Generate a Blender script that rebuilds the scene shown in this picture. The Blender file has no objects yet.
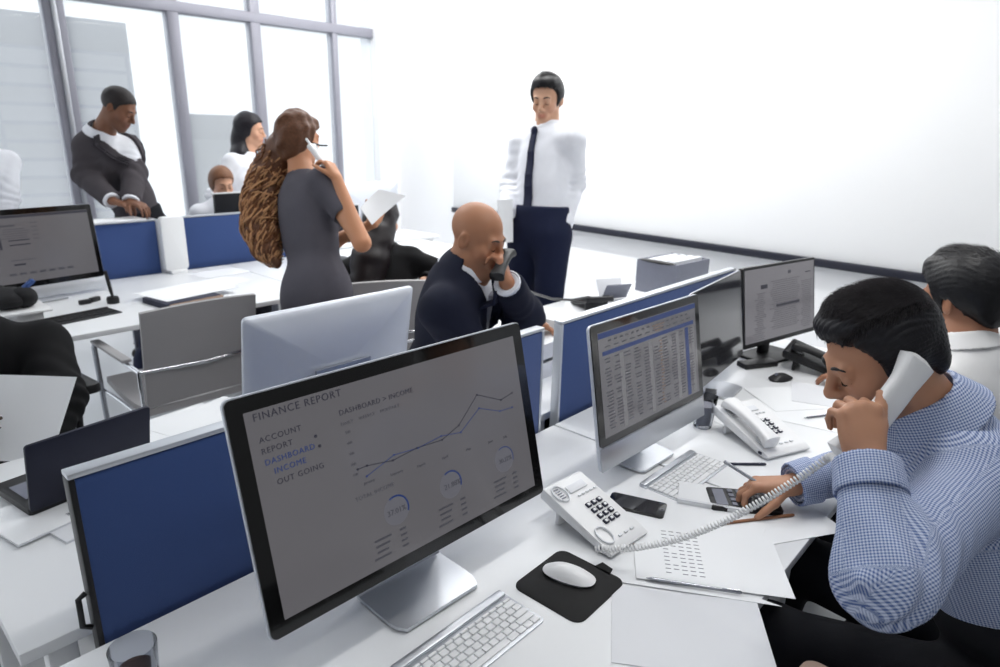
WORLD_LO, WORLD_HI, SUN_E = .17, 1.7, 1.35
LAMP_E = 92
CEIL_V = 2.2
DESK_E = 19
import bpy, bmesh, math, random
import numpy as np
from mathutils import Vector, Matrix, Euler, Quaternion
random.seed(7); np.random.seed(7)
PI = math.pi
C = bpy.context.scene.collection
scene = bpy.context.scene

# ------------------------------------------------------------------ materials
def lin(c):
    return tuple(((v/255)/12.92 if v/255 <= .04045 else ((v/255+.055)/1.055)**2.4) for v in c)
def mat(name, rgb, rough=.5, metal=0., spec=.5, bump=0., bscale=200., vary=0., vscale=3., coat=0., emit=0., trans=0., ior=1.45, alpha=1., sheen=0.):
    m = bpy.data.materials.new(name); m.use_nodes = True
    nt = m.node_tree; b = nt.nodes['Principled BSDF']
    col = lin(rgb) + (1,)
    b.inputs['Base Color'].default_value = col
    b.inputs['Roughness'].default_value = rough
    b.inputs['Metallic'].default_value = metal
    b.inputs['Specular IOR Level'].default_value = spec
    b.inputs['Coat Weight'].default_value = coat
    b.inputs['Coat Roughness'].default_value = .04
    b.inputs['Transmission Weight'].default_value = trans
    b.inputs['IOR'].default_value = ior
    b.inputs['Alpha'].default_value = alpha
    b.inputs['Sheen Weight'].default_value = sheen
    if emit:
        b.inputs['Emission Color'].default_value = col; b.inputs['Emission Strength'].default_value = emit
    tc = None
    def coord():
        nonlocal tc
        if tc is None: tc = nt.nodes.new('ShaderNodeTexCoord')
        return tc.outputs['Object']
    if vary:
        n = nt.nodes.new('ShaderNodeTexNoise'); n.inputs['Scale'].default_value = vscale; n.inputs['Detail'].default_value = 4
        nt.links.new(coord(), n.inputs['Vector'])
        r = nt.nodes.new('ShaderNodeMix'); r.data_type = 'RGBA'
        r.inputs[6].default_value = tuple(v*(1-vary) for v in col[:3]) + (1,)
        r.inputs[7].default_value = tuple(min(1, v*(1+vary)) for v in col[:3]) + (1,)
        nt.links.new(n.outputs['Fac'], r.inputs[0]); nt.links.new(r.outputs[2], b.inputs['Base Color'])
    if bump:
        n = nt.nodes.new('ShaderNodeTexNoise'); n.inputs['Scale'].default_value = bscale; n.inputs['Detail'].default_value = 3
        nt.links.new(coord(), n.inputs['Vector'])
        bp = nt.nodes.new('ShaderNodeBump'); bp.inputs['Strength'].default_value = bump; bp.inputs['Distance'].default_value = .002
        nt.links.new(n.outputs['Fac'], bp.inputs['Height']); nt.links.new(bp.outputs['Normal'], b.inputs['Normal'])
    return m
def glass_mat(name, tint=(245,248,250), veil=0.):
    m = bpy.data.materials.new(name); m.use_nodes = True
    nt = m.node_tree; nt.nodes.remove(nt.nodes['Principled BSDF'])
    o = nt.nodes['Material Output']
    t = nt.nodes.new('ShaderNodeBsdfTransparent'); t.inputs[0].default_value = lin(tint)+(1,)
    g = nt.nodes.new('ShaderNodeBsdfGlossy'); g.inputs['Roughness'].default_value = .02
    f = nt.nodes.new('ShaderNodeLayerWeight'); f.inputs[0].default_value = .12
    x = nt.nodes.new('ShaderNodeMixShader')
    nt.links.new(f.outputs[0], x.inputs[0]); nt.links.new(t.outputs[0], x.inputs[1]); nt.links.new(g.outputs[0], x.inputs[2])
    if veil:  # whitish mix put into the glass as painted glare over the view
        tr = nt.nodes.new('ShaderNodeBsdfTranslucent'); tr.inputs[0].default_value = (.95,.97,1,1)
        y = nt.nodes.new('ShaderNodeMixShader'); y.inputs[0].default_value = veil
        nt.links.new(x.outputs[0], y.inputs[1]); nt.links.new(tr.outputs[0], y.inputs[2]); x = y
    nt.links.new(x.outputs[0], o.inputs[0])
    return m
M = {}
M['floor'] = mat('pale_floor', (215,217,220), .28, vary=.03, vscale=1.5, coat=.2)
M['wall'] = mat('white_wall', (243,244,246), .7, bump=.05, bscale=60, vary=.015)
M['board'] = mat('whiteboard_surface', (247,248,249), .45, vary=.008)
M['rail'] = mat('dark_rail', (34,36,48), .4, vary=.1)
M['mullion'] = mat('grey_aluminium_frame', (150,150,160), .4, metal=.3, vary=.06)
M['pane'] = glass_mat('window_glass', veil=.22)
M['desk'] = mat('white_laminate', (232,234,236), .33, vary=.012, vscale=2)
M['desk_edge'] = mat('desk_edge_band', (190,193,200), .45, vary=.02)
M['blue'] = mat('blue_partition_fabric', (50,74,126), .85, bump=.35, bscale=900, vary=.07, vscale=500, sheen=.15)
M['paleblue'] = mat('pale_blue_partition_fabric', (88,112,168), .85, bump=.35, bscale=900, vary=.07, vscale=500, sheen=.15)
M['alu'] = mat('brushed_aluminium', (200,203,208), .38, metal=.85, vary=.02, vscale=40)
M['alu_back'] = mat('satin_silver_shell', (214,218,226), .42, metal=.35, vary=.02, vscale=30)
M['chrome'] = mat('chrome', (215,216,220), .12, metal=1, vary=.02)
M['black'] = mat('black_plastic', (22,22,24), .42, vary=.1, bump=.08, bscale=500)
M['gloss_black'] = mat('glossy_black_bezel', (12,12,13), .12, coat=.4, vary=.05)
M['white_plastic'] = mat('white_plastic', (233,234,235), .32, vary=.012)
M['key_white'] = mat('white_keycaps', (240,241,242), .4, vary=.01)
M['key_gap'] = mat('keyboard_well', (186,189,196), .5, metal=.3, vary=.02)
M['paper'] = mat('white_paper', (238,240,242), .75, vary=.012, vscale=8)
M['paper_grey'] = mat('grey_paper', (222,224,228), .75, vary=.015, vscale=8)
M['ink'] = mat('grey_ink', (112,114,124), .8, vary=.1, vscale=90)
M['ink_dark'] = mat('dark_ink', (52,54,70), .8, vary=.1)
M['ink_blue'] = mat('blue_ink', (38,72,140), .7, vary=.1)
M['rubber'] = mat('black_mouse_mat', (20,20,21), .8, bump=.2, bscale=700, vary=.1)
M['leather'] = mat('grey_beige_leather', (165,163,164), .5, bump=.12, bscale=160, vary=.05)
M['white_leather'] = mat('white_leather', (226,228,232), .5, bump=.08, bscale=160, vary=.03)
M['black_fabric'] = mat('black_fabric', (22,22,25), .85, bump=.25, bscale=700, vary=.15, vscale=200)
M['tan'] = mat('tan_armrest', (176,150,134), .6, bump=.1, vary=.08)
M['grey_box'] = mat('grey_plastic', (118,121,134), .5, vary=.06, vscale=30)
M['brown'] = mat('brown_wood', (150,105,75), .55, vary=.2, vscale=60)
M['drinkglass'] = glass_mat('drinking_glass', (228,230,234))
M['coffee'] = mat('grey_drink', (168,166,170), .3, vary=.05)
M['cola'] = mat('dark_drink', (88,74,70), .15, vary=.1)
M['steel'] = mat('steel', (160,163,170), .25, metal=1, vary=.05)
M['navy'] = mat('navy_cloth', (28,34,62), .8, bump=.3, bscale=300, vary=.2, vscale=30)
M['facade'] = None

def screen_mat(name, top=(112,110,114), bot=(98,97,102), emit=.35):
    m = mat(name, top, .16, coat=.15, spec=.5, vary=.05, vscale=6)
    nt = m.node_tree; b = nt.nodes['Principled BSDF']
    b.inputs['Base Color'].default_value = lin((40,40,42))+(1,)
    for l in list(b.inputs['Base Color'].links): nt.links.remove(l)
    b.inputs['Emission Color'].default_value = lin(top)+(1,)
    n = [q for q in nt.nodes if q.type == 'MIX'][0]
    nt.links.new(n.outputs[2], b.inputs['Emission Color'])
    b.inputs['Emission Strength'].default_value = emit
    return m
M['screen'] = screen_mat('lit_grey_screen', (112,110,114), emit=.62)
M['screen_b'] = screen_mat('lit_spreadsheet_screen', (116,115,120), emit=.6)
M['screen_c'] = screen_mat('lit_document_screen', (122,120,125), emit=.75)
M['screen_off'] = mat('unlit_glossy_screen', (44,44,48), .08, coat=.5, vary=.04)
def ink_emit(name, rgb, e=.6):
    m = mat(name, (26,26,28), .3, emit=e); m.node_tree.nodes['Principled BSDF'].inputs['Emission Color'].default_value = lin(rgb)+(1,)
    return m
M['t_dark'] = ink_emit('screen_dark_type', (56,56,68))
M['t_blue'] = ink_emit('screen_blue_type', (44,66,124))
M['t_grey'] = ink_emit('screen_grey_type', (82,82,90))
M['t_pale'] = ink_emit('screen_pale_disc', (118,118,126))
M['t_light'] = ink_emit('screen_light_cell', (136,136,140))
M['t_orange'] = ink_emit('screen_tan_cell', (132,112,100))

# ------------------------------------------------------------------ mesh helpers
class MB:
    """collects shapes and links them as one mesh object"""
    def __init__(s): s.bm = bmesh.new()
    def box(s, c, d, rot=None, bev=0., seg=2):
        b = bmesh.new(); bmesh.ops.create_cube(b, size=1)
        bmesh.ops.scale(b, vec=d, verts=b.verts)
        if bev: bmesh.ops.bevel(b, geom=b.edges[:], offset=bev, segments=seg, profile=.5, affect='EDGES')
        return s._add(b, c, rot)
    def _add(s, b, c=(0,0,0), rot=None):
        mx = Matrix.Translation(c)
        if rot is not None:
            mx = mx @ (rot if isinstance(rot, Matrix) and len(rot) == 4 else (rot.to_4x4() if isinstance(rot, Matrix) else Euler(rot).to_matrix().to_4x4()))
        bmesh.ops.transform(b, matrix=mx, verts=b.verts)
        me = bpy.data.meshes.new('t'); b.to_mesh(me); b.free(); s.bm.from_mesh(me); bpy.data.meshes.remove(me)
        return s
    def cyl(s, c, r, h, r2=None, n=32, rot=None, bev=0.):
        b = bmesh.new(); bmesh.ops.create_cone(b, cap_ends=True, segments=n, radius1=r, radius2=r if r2 is None else r2, depth=h)
        if bev: bmesh.ops.bevel(b, geom=[e for e in b.edges if len(e.link_faces) == 2 and any(len(f.verts) > 4 for f in e.link_faces)], offset=bev, segments=2, profile=.5, affect='EDGES')
        return s._add(b, c, rot)
    def ball(s, c, d, rot=None, n=20):
        b = bmesh.new(); bmesh.ops.create_uvsphere(b, u_segments=n, v_segments=max(6, n//2), radius=1)
        bmesh.ops.scale(b, vec=d, verts=b.verts)
        return s._add(b, c, rot)
    def tube(s, path, r, n=10, cap=True, closed=False):
        P = [Vector(p) for p in path]; b = bmesh.new(); rings = []
        rs = r if isinstance(r, (list, tuple)) else [r]*len(P)
        N = len(P); up = None
        for i, p in enumerate(P):
            t = ((P[(i+1) % N] if closed or i < N-1 else p) - (P[i-1] if closed or i > 0 else p)).normalized()
            if up is None:
                up = Vector((0,0,1)) if abs(t.z) < .9 else Vector((1,0,0))
            a = (up - t*up.dot(t)).normalized(); up = a; q = t.cross(a)
            rings.append([b.verts.new(p + (a*math.cos(2*PI*k/n) + q*math.sin(2*PI*k/n))*rs[i]) for k in range(n)])
        for i in range(N if closed else N-1):
            A, B = rings[i], rings[(i+1) % N]
            for k in range(n): b.faces.new((A[k], A[(k+1) % n], B[(k+1) % n], B[k]))
        if cap and not closed:
            b.faces.new(rings[0][::-1]); b.faces.new(rings[-1])
        return s._add(b)
    def prism(s, pts, z0, z1, bev=0., rot=None, c=(0,0,0)):
        b = bmesh.new()
        lo = [b.verts.new((x,y,z0)) for x,y in pts]; hi = [b.verts.new((x,y,z1)) for x,y in pts]
        n = len(pts); b.faces.new(lo[::-1]); b.faces.new(hi)
        for i in range(n): b.faces.new((lo[i], lo[(i+1) % n], hi[(i+1) % n], hi[i]))
        bmesh.ops.recalc_face_normals(b, faces=b.faces[:])
        if bev: bmesh.ops.bevel(b, geom=[e for e in b.edges if abs(e.verts[0].co.z-e.verts[1].co.z) < 1e-6 and e.verts[0].co.z > (z0+z1)/2], offset=bev, segments=2, profile=.5, affect='EDGES')
        return s._add(b, c, rot)
    def lathe(s, prof, n=40, c=(0,0,0)):
        b = bmesh.new(); rings = []
        for r, z in prof:
            rings.append([b.verts.new((r*math.cos(2*PI*k/n), r*math.sin(2*PI*k/n), z)) for k in range(n)] if r > 1e-6 else [b.verts.new((0,0,z))])
        for A, B in zip(rings, rings[1:]):
            for k in range(n):
                k2 = (k+1) % n
                f = [A[k % len(A)], A[k2 % len(A)], B[k2 % len(B)], B[k % len(B)]]
                f = [v for i, v in enumerate(f) if v not in f[:i]]
                if len(f) > 2: b.faces.new(f)
        bmesh.ops.recalc_face_normals(b, faces=b.faces[:])
        return s._add(b, c)
    def grid(s, fn, nu, nv, th=0.):
        b = bmesh.new()
        V = [[b.verts.new(fn(i/nu, j/nv)) for j in range(nv+1)] for i in range(nu+1)]
        for i in range(nu):
            for j in range(nv): b.faces.new((V[i][j], V[i+1][j], V[i+1][j+1], V[i][j+1]))
        if th:
            bmesh.ops.recalc_face_normals(b, faces=b.faces[:])
            bmesh.ops.solidify(b, geom=b.faces[:], thickness=th)
        return s._add(b)
    def build(s, name, m, parent=None, smooth=True, loc=None, rot=None):
        me = bpy.data.meshes.new(name); bmesh.ops.remove_doubles(s.bm, verts=s.bm.verts, dist=1e-6)
        s.bm.to_mesh(me); s.bm.free()
        return link(name, me, m, parent, smooth, loc, rot)
def link(name, me, m, parent=None, smooth=True, loc=None, rot=None):
    o = bpy.data.objects.new(name, me); C.objects.link(o)
    if m is not None: me.materials.append(m)
    if smooth and len(me.polygons):
        me.polygons.foreach_set('use_smooth', [True]*len(me.polygons))
        try: me.set_sharp_from_angle(angle=math.radians(38))
        except Exception: pass
    if parent is not None: o.parent = parent
    if loc is not None: o.location = loc
    if rot is not None: o.rotation_euler = rot
    return o
def tag(o, label, cat, group=None, kind=None):
    if label: o['label'] = label
    if cat: o['category'] = cat
    if group: o['group'] = group
    if kind: o['kind'] = kind
    return o
def thing(name, label, cat, loc=(0,0,0), rz=0., group=None, rot=None):
    o = bpy.data.objects.new(name, None); C.objects.link(o)
    o.empty_display_size = .05; o.location = loc; o.rotation_euler = rot if rot else (0,0,rz)
    return tag(o, label, cat, group)
def struct(o): o['kind'] = 'structure'; return o
def dup(root, loc, rz, label, group=None):
    r = root.copy(); C.objects.link(r); r.location = loc; r.rotation_euler = (0,0,rz); r['label'] = label
    if group: r['group'] = group
    for ch in list(root.children):
        c = ch.copy(); C.objects.link(c); c.parent = r
        for g in list(ch.children):
            d = g.copy(); C.objects.link(d); d.parent = c
    return r
def rrect(w, h, r, n=6, cx=0, cy=0):
    out = []
    for sx, sy, a0 in ((1,1,0),(-1,1,90),(-1,-1,180),(1,-1,270)):
        for k in range(n+1):
            a = math.radians(a0+90*k/n)
            out.append((cx+sx*(w/2-r)+r*math.cos(a), cy+sy*(h/2-r)+r*math.sin(a)))
    return out
def text_mesh(items, depth=.0004):
    """items: (string, x, y, height, kwargs) in the xy plane -> one mesh"""
    bm = bmesh.new()
    dg = None
    for s, x, y, h, sp in items:
        cu = bpy.data.curves.new('txt', 'FONT'); cu.body = s; cu.size = h*1.38; cu.extrude = depth; cu.space_character = sp; cu.resolution_u = 3
        ob = bpy.data.objects.new('txt', cu); C.objects.link(ob)
        dg = bpy.context.evaluated_depsgraph_get(); me = bpy.data.meshes.new_from_object(ob.evaluated_get(dg))
        me.transform(Matrix.Translation((x, y, 0))); bm.from_mesh(me)
        bpy.data.objects.remove(ob); bpy.data.curves.remove(cu); bpy.data.meshes.remove(me)
    out = bpy.data.meshes.new('lettering'); bm.to_mesh(out); bm.free(); return out

# ------------------------------------------------------------------ camera, light, world
cam = bpy.data.cameras.new('camera'); co = bpy.data.objects.new('camera', cam); C.objects.link(co); scene.camera = co
R_ = Matrix(((0.6733421474110146, -0.7390714567415091, 0.01958913856980449),
             (0.2007324559819552, 0.2082524296978723, 0.957255141872001),
             (-0.7115594378794899, -0.640628056952641, 0.2885807668742112)))
mw = R_.transposed().to_4x4(); mw.translation = (0,0,1.6); co.matrix_world = mw
cam.lens = 23.554; cam.sensor_width = 36; cam.clip_start = .05; cam.clip_end = 500
cam.dof.use_dof = True; cam.dof.focus_distance = 1.35; cam.dof.aperture_fstop = 4.5
scene.view_settings.view_transform = 'Standard'; scene.view_settings.look = 'None'
scene.view_settings.exposure = 0.0; scene.view_settings.gamma = 1.0; scene.view_settings.use_curve_mapping = False
scene.cycles.use_denoising = True
scene.cycles.max_bounces = 8; scene.cycles.transparent_max_bounces = 12

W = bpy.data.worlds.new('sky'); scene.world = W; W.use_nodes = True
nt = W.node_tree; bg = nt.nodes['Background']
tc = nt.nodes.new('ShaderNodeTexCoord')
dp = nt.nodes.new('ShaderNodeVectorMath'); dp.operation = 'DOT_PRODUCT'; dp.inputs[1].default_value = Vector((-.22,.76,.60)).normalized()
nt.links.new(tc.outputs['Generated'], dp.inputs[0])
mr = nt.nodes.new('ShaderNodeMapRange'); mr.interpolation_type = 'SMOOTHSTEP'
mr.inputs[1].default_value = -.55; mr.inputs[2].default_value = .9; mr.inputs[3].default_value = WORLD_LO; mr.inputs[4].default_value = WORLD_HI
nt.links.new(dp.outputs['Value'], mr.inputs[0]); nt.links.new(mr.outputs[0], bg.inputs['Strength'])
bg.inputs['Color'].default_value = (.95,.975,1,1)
sun = bpy.data.lights.new('daylight_sun', 'SUN'); so = bpy.data.objects.new('daylight_sun', sun); C.objects.link(so)
sun.energy = SUN_E; sun.angle = math.radians(25); sun.color = (1,.985,.96)
so.rotation_euler = Vector((.15,-.80,-.62)).to_track_quat('-Z','Y').to_euler(); so.location = (0,5,6)

# ------------------------------------------------------------------ the room (its frame is turned a little against the desk rows)
TH = -0.0813
U_ = Vector((math.cos(TH), math.sin(TH), 0)); V_ = Vector((-math.sin(TH), math.cos(TH), 0))
def room(u, v, z=0): return U_*u + V_*v + Vector((0,0,z))
def rbox(u0,u1,v0,v1,z0,z1,bev=0.):
    return MB().box((( u0+u1)/2,(v0+v1)/2,(z0+z1)/2),(u1-u0,v1-v0,z1-z0),bev=bev)
def rbuild(mb, name, m, parent=None, **k):
    return mb.build(name, m, parent, rot=None if parent else (0,0,TH), **k)
VW, UW = 6.54, 4.43
struct(rbuild(rbox(-4,UW+.2,-3.5,VW+.3,-.1,0),'floor',M['floor']))
struct(rbuild(rbox(UW,UW+.2,-3.5,VW+.3,0,4.2),'wall_back',M['wall']))
struct(rbuild(rbox(4.17,UW-.001,VW-.12,VW+.2,0,4.2),'trim_1',M['wall']))       # white corner column
struct(rbuild(rbox(-4,4.17,VW-.02,VW+.16,0,.32,.01),'wall_window',M['wall']))  # low wall under the glass
# aluminium mullions and the transom
mu = [(-.35,.13),(.45,.13),(1.27,.15),(2.155,.10),(2.89,.10),(3.722,.06)]
for i,(u,w) in enumerate(mu):
    o = struct(rbuild(rbox(u-w/2,u+w/2,VW-.05,VW+.08,.32,4.2,.012),'trim_%d'%(i+2),M['mullion']))
    if i in (2,): rbuild(rbox(u-.018,u+.018,VW-.075,VW-.048,.32,4.2,.006),'cover_strip',M['alu'],o)
struct(rbuild(rbox(-4,4.17,VW-.06,VW+.07,2.575,2.665,.01),'trim_9',M['mullion']))
struct(rbuild(rbox(-4,4.17,VW-.06,VW+.07,.32,.42,.01),'trim_10',M['mullion']))
edges = [-4,-.35,.45,1.27,2.155,2.89,3.722,4.17]
for i in range(7):
    a,b = edges[i],edges[i+1]
    struct(rbuild(rbox(a,b,VW-.004,VW+.004,.42,2.575).box(((a+b)/2,VW,3.43),(b-a,.008,1.53)),'window_%d'%(i+1),M['pane']))
struct(rbuild(rbox(-2.6,UW,-3.5,CEIL_V,3.25,3.4),'ceiling',M['wall']))  # unseen part ceiling, added to hold overhead sky off the front desks
struct(rbuild(rbox(-2.6,.75,CEIL_V,VW+.2,3.25,3.4),'shading_slab_left',M['wall']))  # unseen slab, added to darken the left-hand desks
struct(rbuild(rbox(-2.75,-2.6,-3.5,3.2,0,3.4),'shading_wall_left',M['wall']))  # unseen side wall, added to cut the light on the front desks
# whiteboard wall panel with its dark rail
wb = thing('whiteboard','long white writing board on the back wall with a dark bottom rail','whiteboard',room(UW-.02,1.6,2.2),TH)
MB().box((0,0,.0),(.036,7.6,2.64),bev=.004).build('board_surface',M['board'],wb)
MB().box((-.006,0,-1.345),(.075,7.62,.05),bev=.006).build('bottom_rail',M['rail'],wb)
# unseen lamps added to whiten the whiteboard wall
for k in range(4):
    v_ = -1.2+1.9*k; tl = thing('added_lamp','long unseen lamp added to brighten the whiteboard wall','lamp',room(3.2,v_,3.9),TH,'added lamps along the whiteboard')
    MB().box((0,0,.03),(.16,1.3,.06),bev=.01).build('housing',M['white_plastic'],tl)
    al = bpy.data.lights.new('lamp_light','AREA'); al.shape = 'RECTANGLE'; al.size = .12; al.size_y = 1.2; al.energy = LAMP_E; al.color = (1,.99,.97)
    lo_ = bpy.data.objects.new('lamp_light',al); C.objects.link(lo_); lo_.parent = tl; lo_.location = (.0,0,-.02); lo_.rotation_euler = (0,-.62,0)
# unseen lamps added to brighten the front desks
for k,(x_,y_,e_) in enumerate(((1.75,.55,1.),(3.1,.45,.7),(.35,-.6,.35))):
    tl = thing('added_lamp',('long ceiling lamp above the desk of the man in checks','long unseen lamp added above the seat of the man behind','long unseen lamp added above the empty swivel chair')[k],'lamp',(x_,y_,3.16))
    MB().box((0,0,.03),(1.25,.20,.06),bev=.01).build('housing',M['white_plastic'],tl)
    al = bpy.data.lights.new('lamp_light','AREA'); al.shape = 'RECTANGLE'; al.size = 1.2; al.size_y = .16; al.energy = DESK_E*e_; al.color = (1,.99,.97)
    lo_ = bpy.data.objects.new('lamp_light',al); C.objects.link(lo_); lo_.parent = tl; lo_.location = (0,0,-.02)
# buildings across the street
def facade(name, base, line, sx, sz):
    m = bpy.data.materials.new(name); m.use_nodes = True; nt = m.node_tree; b = nt.nodes['Principled BSDF']; b.inputs['Roughness'].default_value = .6
    t = nt.nodes.new('ShaderNodeTexCoord'); br = nt.nodes.new('ShaderNodeTexBrick'); mp = nt.nodes.new('ShaderNodeMapping')
    mp.inputs['Rotation'].default_value = (PI/2,0,0)
    nt.links.new(t.outputs['Object'], mp.inputs[0]); nt.links.new(mp.outputs[0], br.inputs['Vector'])
    br.offset = 0; br.inputs['Scale'].default_value = 1; br.inputs['Brick Width'].default_value = sx; br.inputs['Row Height'].default_value = sz
    br.inputs['Mortar Size'].default_value = .11; br.inputs['Color1'].default_value = lin(base)+(1,); br.inputs['Color2'].default_value = lin(tuple(int(v*.93) for v in base))+(1,)
    br.inputs['Mortar'].default_value = lin(line)+(1,)
    nt.links.new(br.outputs[0], b.inputs['Base Color']); return m
def building(name, label, u0, u1, v0, v1, z0, z1, base, line, sx, sz):
    t = thing(name, label, 'building', room((u0+u1)/2,(v0+v1)/2,z0), TH)
    MB().box((0,0,(z1-z0)/2-.8),(u1-u0,v1-v0,z1-z0-1.6)).build('facade',facade(name+'_facade',base,line,sx,sz),t)
    MB().box((0,0,z1-z0-.8),(u1-u0+.02,v1-v0+.02,1.6),bev=.01).build('parapet',mat(name+'_parapet',tuple(int(v*.9) for v in base),.7,vary=.03),t)
building('office_tower','tall grey blue tower with ribbed facade seen through the leftmost window',-14,12.0,44,60,-40,7.3,(214,220,230),(176,186,204),3.2,.95)
building('low_building','pale low block outside the window behind the woman with long black hair',15.4,20.6,46,47.2,-40,2.6,(222,226,230),(212,216,222),2.,3.)
# ------------------------------------------------------------------ desks
DZ = .73
def desk(label, x0, x1, y0, y1, sides=(True,True), name='desk', back=0):
    cx, cy = (x0+x1)/2, (y0+y1)/2; w, d = x1-x0, y1-y0
    t = thing(name, label, 'desk', (cx,cy,0))
    MB().box((0,0,DZ-.0125),(w-.003,d,.025),bev=.003).build('desktop',M['desk'],t)
    for sx in (-1,1):
        for sy in (-1,1):
            MB().box((sx*(w/2-.07),sy*(d/2-.06),(DZ-.025)/2),(.05,.05,DZ-.025),bev=.006).build('leg',M['white_plastic'],t)
    MB().box((0,.0,DZ-.05),(w-.2,.04,.05),bev=.004).build('crossbar',M['white_plastic'],t)
    return t
dA1 = desk('white desk under the finance report display',.13,1.528,.338,1.14)
dA2 = desk('white desk of the man in the checked shirt',1.532,3.02,.338,1.14)
dB1 = desk('white desk behind the navy partition carrying the laptop',.13,1.528,1.215,2.05)
dB2 = desk('narrow white desk in front of the bald man, by the gap between the partitions',1.532,2.046,1.215,1.72)
dB3 = desk('white desk carrying the grey file organiser beyond the blue partition',2.05,3.78,1.215,2.12)
dL1 = desk('white desk of the far row with dark keyboard',.62,2.0,3.2,4.31)
dL2 = desk('white desk behind the standing woman in the grey dress',2.004,3.75,3.2,4.31)
dM1 = desk('white window desk carrying the dark pale-topped monitor',1.97,2.70,4.41,4.90)
dM2 = desk('white desk under the farthest silver monitor',2.704,4.05,4.41,4.90)

# ------------------------------------------------------------------ partitions
def partition(label, x0, x1, y, z0=.62, z1=1.06, m='blue', rz=0, clip=False, group=None):
    w = x1-x0; t = thing('desk_partition', label, 'partition', ((x0+x1)/2,y,z0), rz, group)
    h = z1-z0
    MB().box((0,0,h/2-.006),(w-.012,.028,h-.012),bev=.004).build('fabric_panel',M[m],t)
    MB().box((0,0,h-.005),(w,.032,.010),bev=.002).build('top_rail',M['alu'],t)
    for s in (-1,1): MB().box((s*(w/2-.005),0,h/2-.005),(.010,.032,h-.012),bev=.002).build('end_rail',M['black'] if (s<0 and clip) else M['alu'],t)
    for s in (-1,1): MB().box((s*(w/2-.2),0,-.31+.005),(.045,.026,.62),bev=.004).build('leg',M['grey_box'],t)
    if clip:
        MB().tube([(-w/2-.002,0,h*.47),(-w/2-.014,0,h*.455),(-w/2-.015,0,h*.33),(-w/2-.002,0,h*.31)],.005).build('clip',M['black'],t)
    return t
partition('dark blue partition behind the finance report display',.235,1.475,1.165,clip=True)
partition('blue partition behind the spreadsheet computer',1.56,2.84,1.165)
partition('blue partition right behind the far left computer',.70,1.60,4.35,.66,1.065)
partition('blue partition left of the curly-haired woman and right of the white panel',1.72,2.55,4.35,.66,1.07)
rp = partition('short grey end panel turned sideways between the two far blue partitions',-.10,.10,4.47,.66,1.05,'paleblue',rz=PI/2)
rp.location = (1.63,4.47,.66)

# ------------------------------------------------------------------ screens
def screen_frame(delta, tau): return Euler((PI/2-tau,0,delta),'XYZ')
def rect_panel(w,h,r,z0,z1): return MB().prism(rrect(w,h,r),z0,z1)
def arc_pts(cx,cy,r,a0,a1,n=16): return [(cx+r*math.cos(math.radians(a0+(a1-a0)*k/n)),cy+r*math.sin(math.radians(a0+(a1-a0)*k/n))) for k in range(n+1)]
def line2(mb, pts, w, z=.0):
    for (x0,y0),(x1,y1) in zip(pts,pts[1:]):
        L = math.hypot(x1-x0,y1-y0); a = math.atan2(y1-y0,x1-x0)
        mb.box(((x0+x1)/2,(y0+y1)/2,z),(L+w*.6,w,.0004),rot=(0,0,a))
def computer(name, label, cat, c, delta, tau, w, h, chin, foot_f=.09, foot_w=.195, screen='screen', sw=None, sh=None, depth=.035, logo=False, group=None, bez_off=0, desk=DZ, frame='alu'):
    """flat desktop computer / display: root on the desk under the panel, panel in the tilted frame"""
    cx, cy, cz = c
    rt = thing(name, label, cat, (cx,cy,desk), delta, group)
    Rm = Matrix.Translation((0,0,cz-desk)) @ Euler((PI/2-tau,0,0)).to_matrix().to_4x4()
    H = h+chin; oy = -chin/2
    # shell: bowed back (built as a stack of rounded outlines)
    mb = MB(); b = bmesh.new(); rings = []
    for k,(f,z) in enumerate(((1,-.001),(1,-.008),(.985,-.013),(.9,-.022),(.7,-.034),(.4,-.043),(.12,-.046))):
        rings.append([b.verts.new((x*f,y*f+oy,z*depth/.035)) for x,y in rrect(w,H,.012 if name!='x' else .01,5)])
    for A,B in zip(rings,rings[1:]):
        n=len(A)
        for i in range(n): b.faces.new((A[i],A[(i+1)%n],B[(i+1)%n],B[i]))
    b.faces.new(rings[0]); b.faces.new(rings[-1][::-1])
    bmesh.ops.recalc_face_normals(b, faces=b.faces[:])
    mb._add(b, rot=None); bmesh.ops.transform(mb.bm, matrix=Rm, verts=mb.bm.verts)
    shell = mb.build('shell',M['alu_back'],rt)
    g = rect_panel(w-.004,h-.004,.011,-.001,.0018)
    if chin:
        pass
    bmesh.ops.transform(g.bm, matrix=Rm, verts=g.bm.verts); g.build('bezel',M['gloss_black'],rt)
    if chin:
        ch = MB().box((0,-h/2-chin/2,.0005),(w-.004,chin-.002,.003),bev=.001); bmesh.ops.transform(ch.bm, matrix=Rm, verts=ch.bm.verts); ch.build('chin',M[frame],rt)
    scr = None
    if screen:
        sw = sw or w-.053; sh = sh or sw*9/16
        s_ = MB().box((0,bez_off,.002),(sw,sh,.0012)); bmesh.ops.transform(s_.bm, matrix=Rm, verts=s_.bm.verts); scr = s_.build('screen',M[screen],rt)
    # bent aluminium foot
    st = MB()
    prof = [(.055,cz-desk-.02),(.062,.09),(.064,.02),(.058,.006),(.02,.0045),(-foot_f,.0045)]
    def fn(u,v):
        k = u*(len(prof)-1); i = min(int(k),len(prof)-2); f_ = k-i
        y = prof[i][0]*(1-f_)+prof[i+1][0]*f_; z = prof[i][1]*(1-f_)+prof[i+1][1]*f_
        ww = foot_w
        e = max(0,(u-.9)/.1); ww -= .03*(1-math.sqrt(max(0,1-e*e)))
        return Vector(((v-.5)*ww,y,z))
    st.grid(fn,30,4,th=.007); bmesh.ops.translate(st.bm, vec=(0,.0,0), verts=st.bm.verts); st.build('stand',M['alu'],rt)
    return rt, scr, Rm
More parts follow.
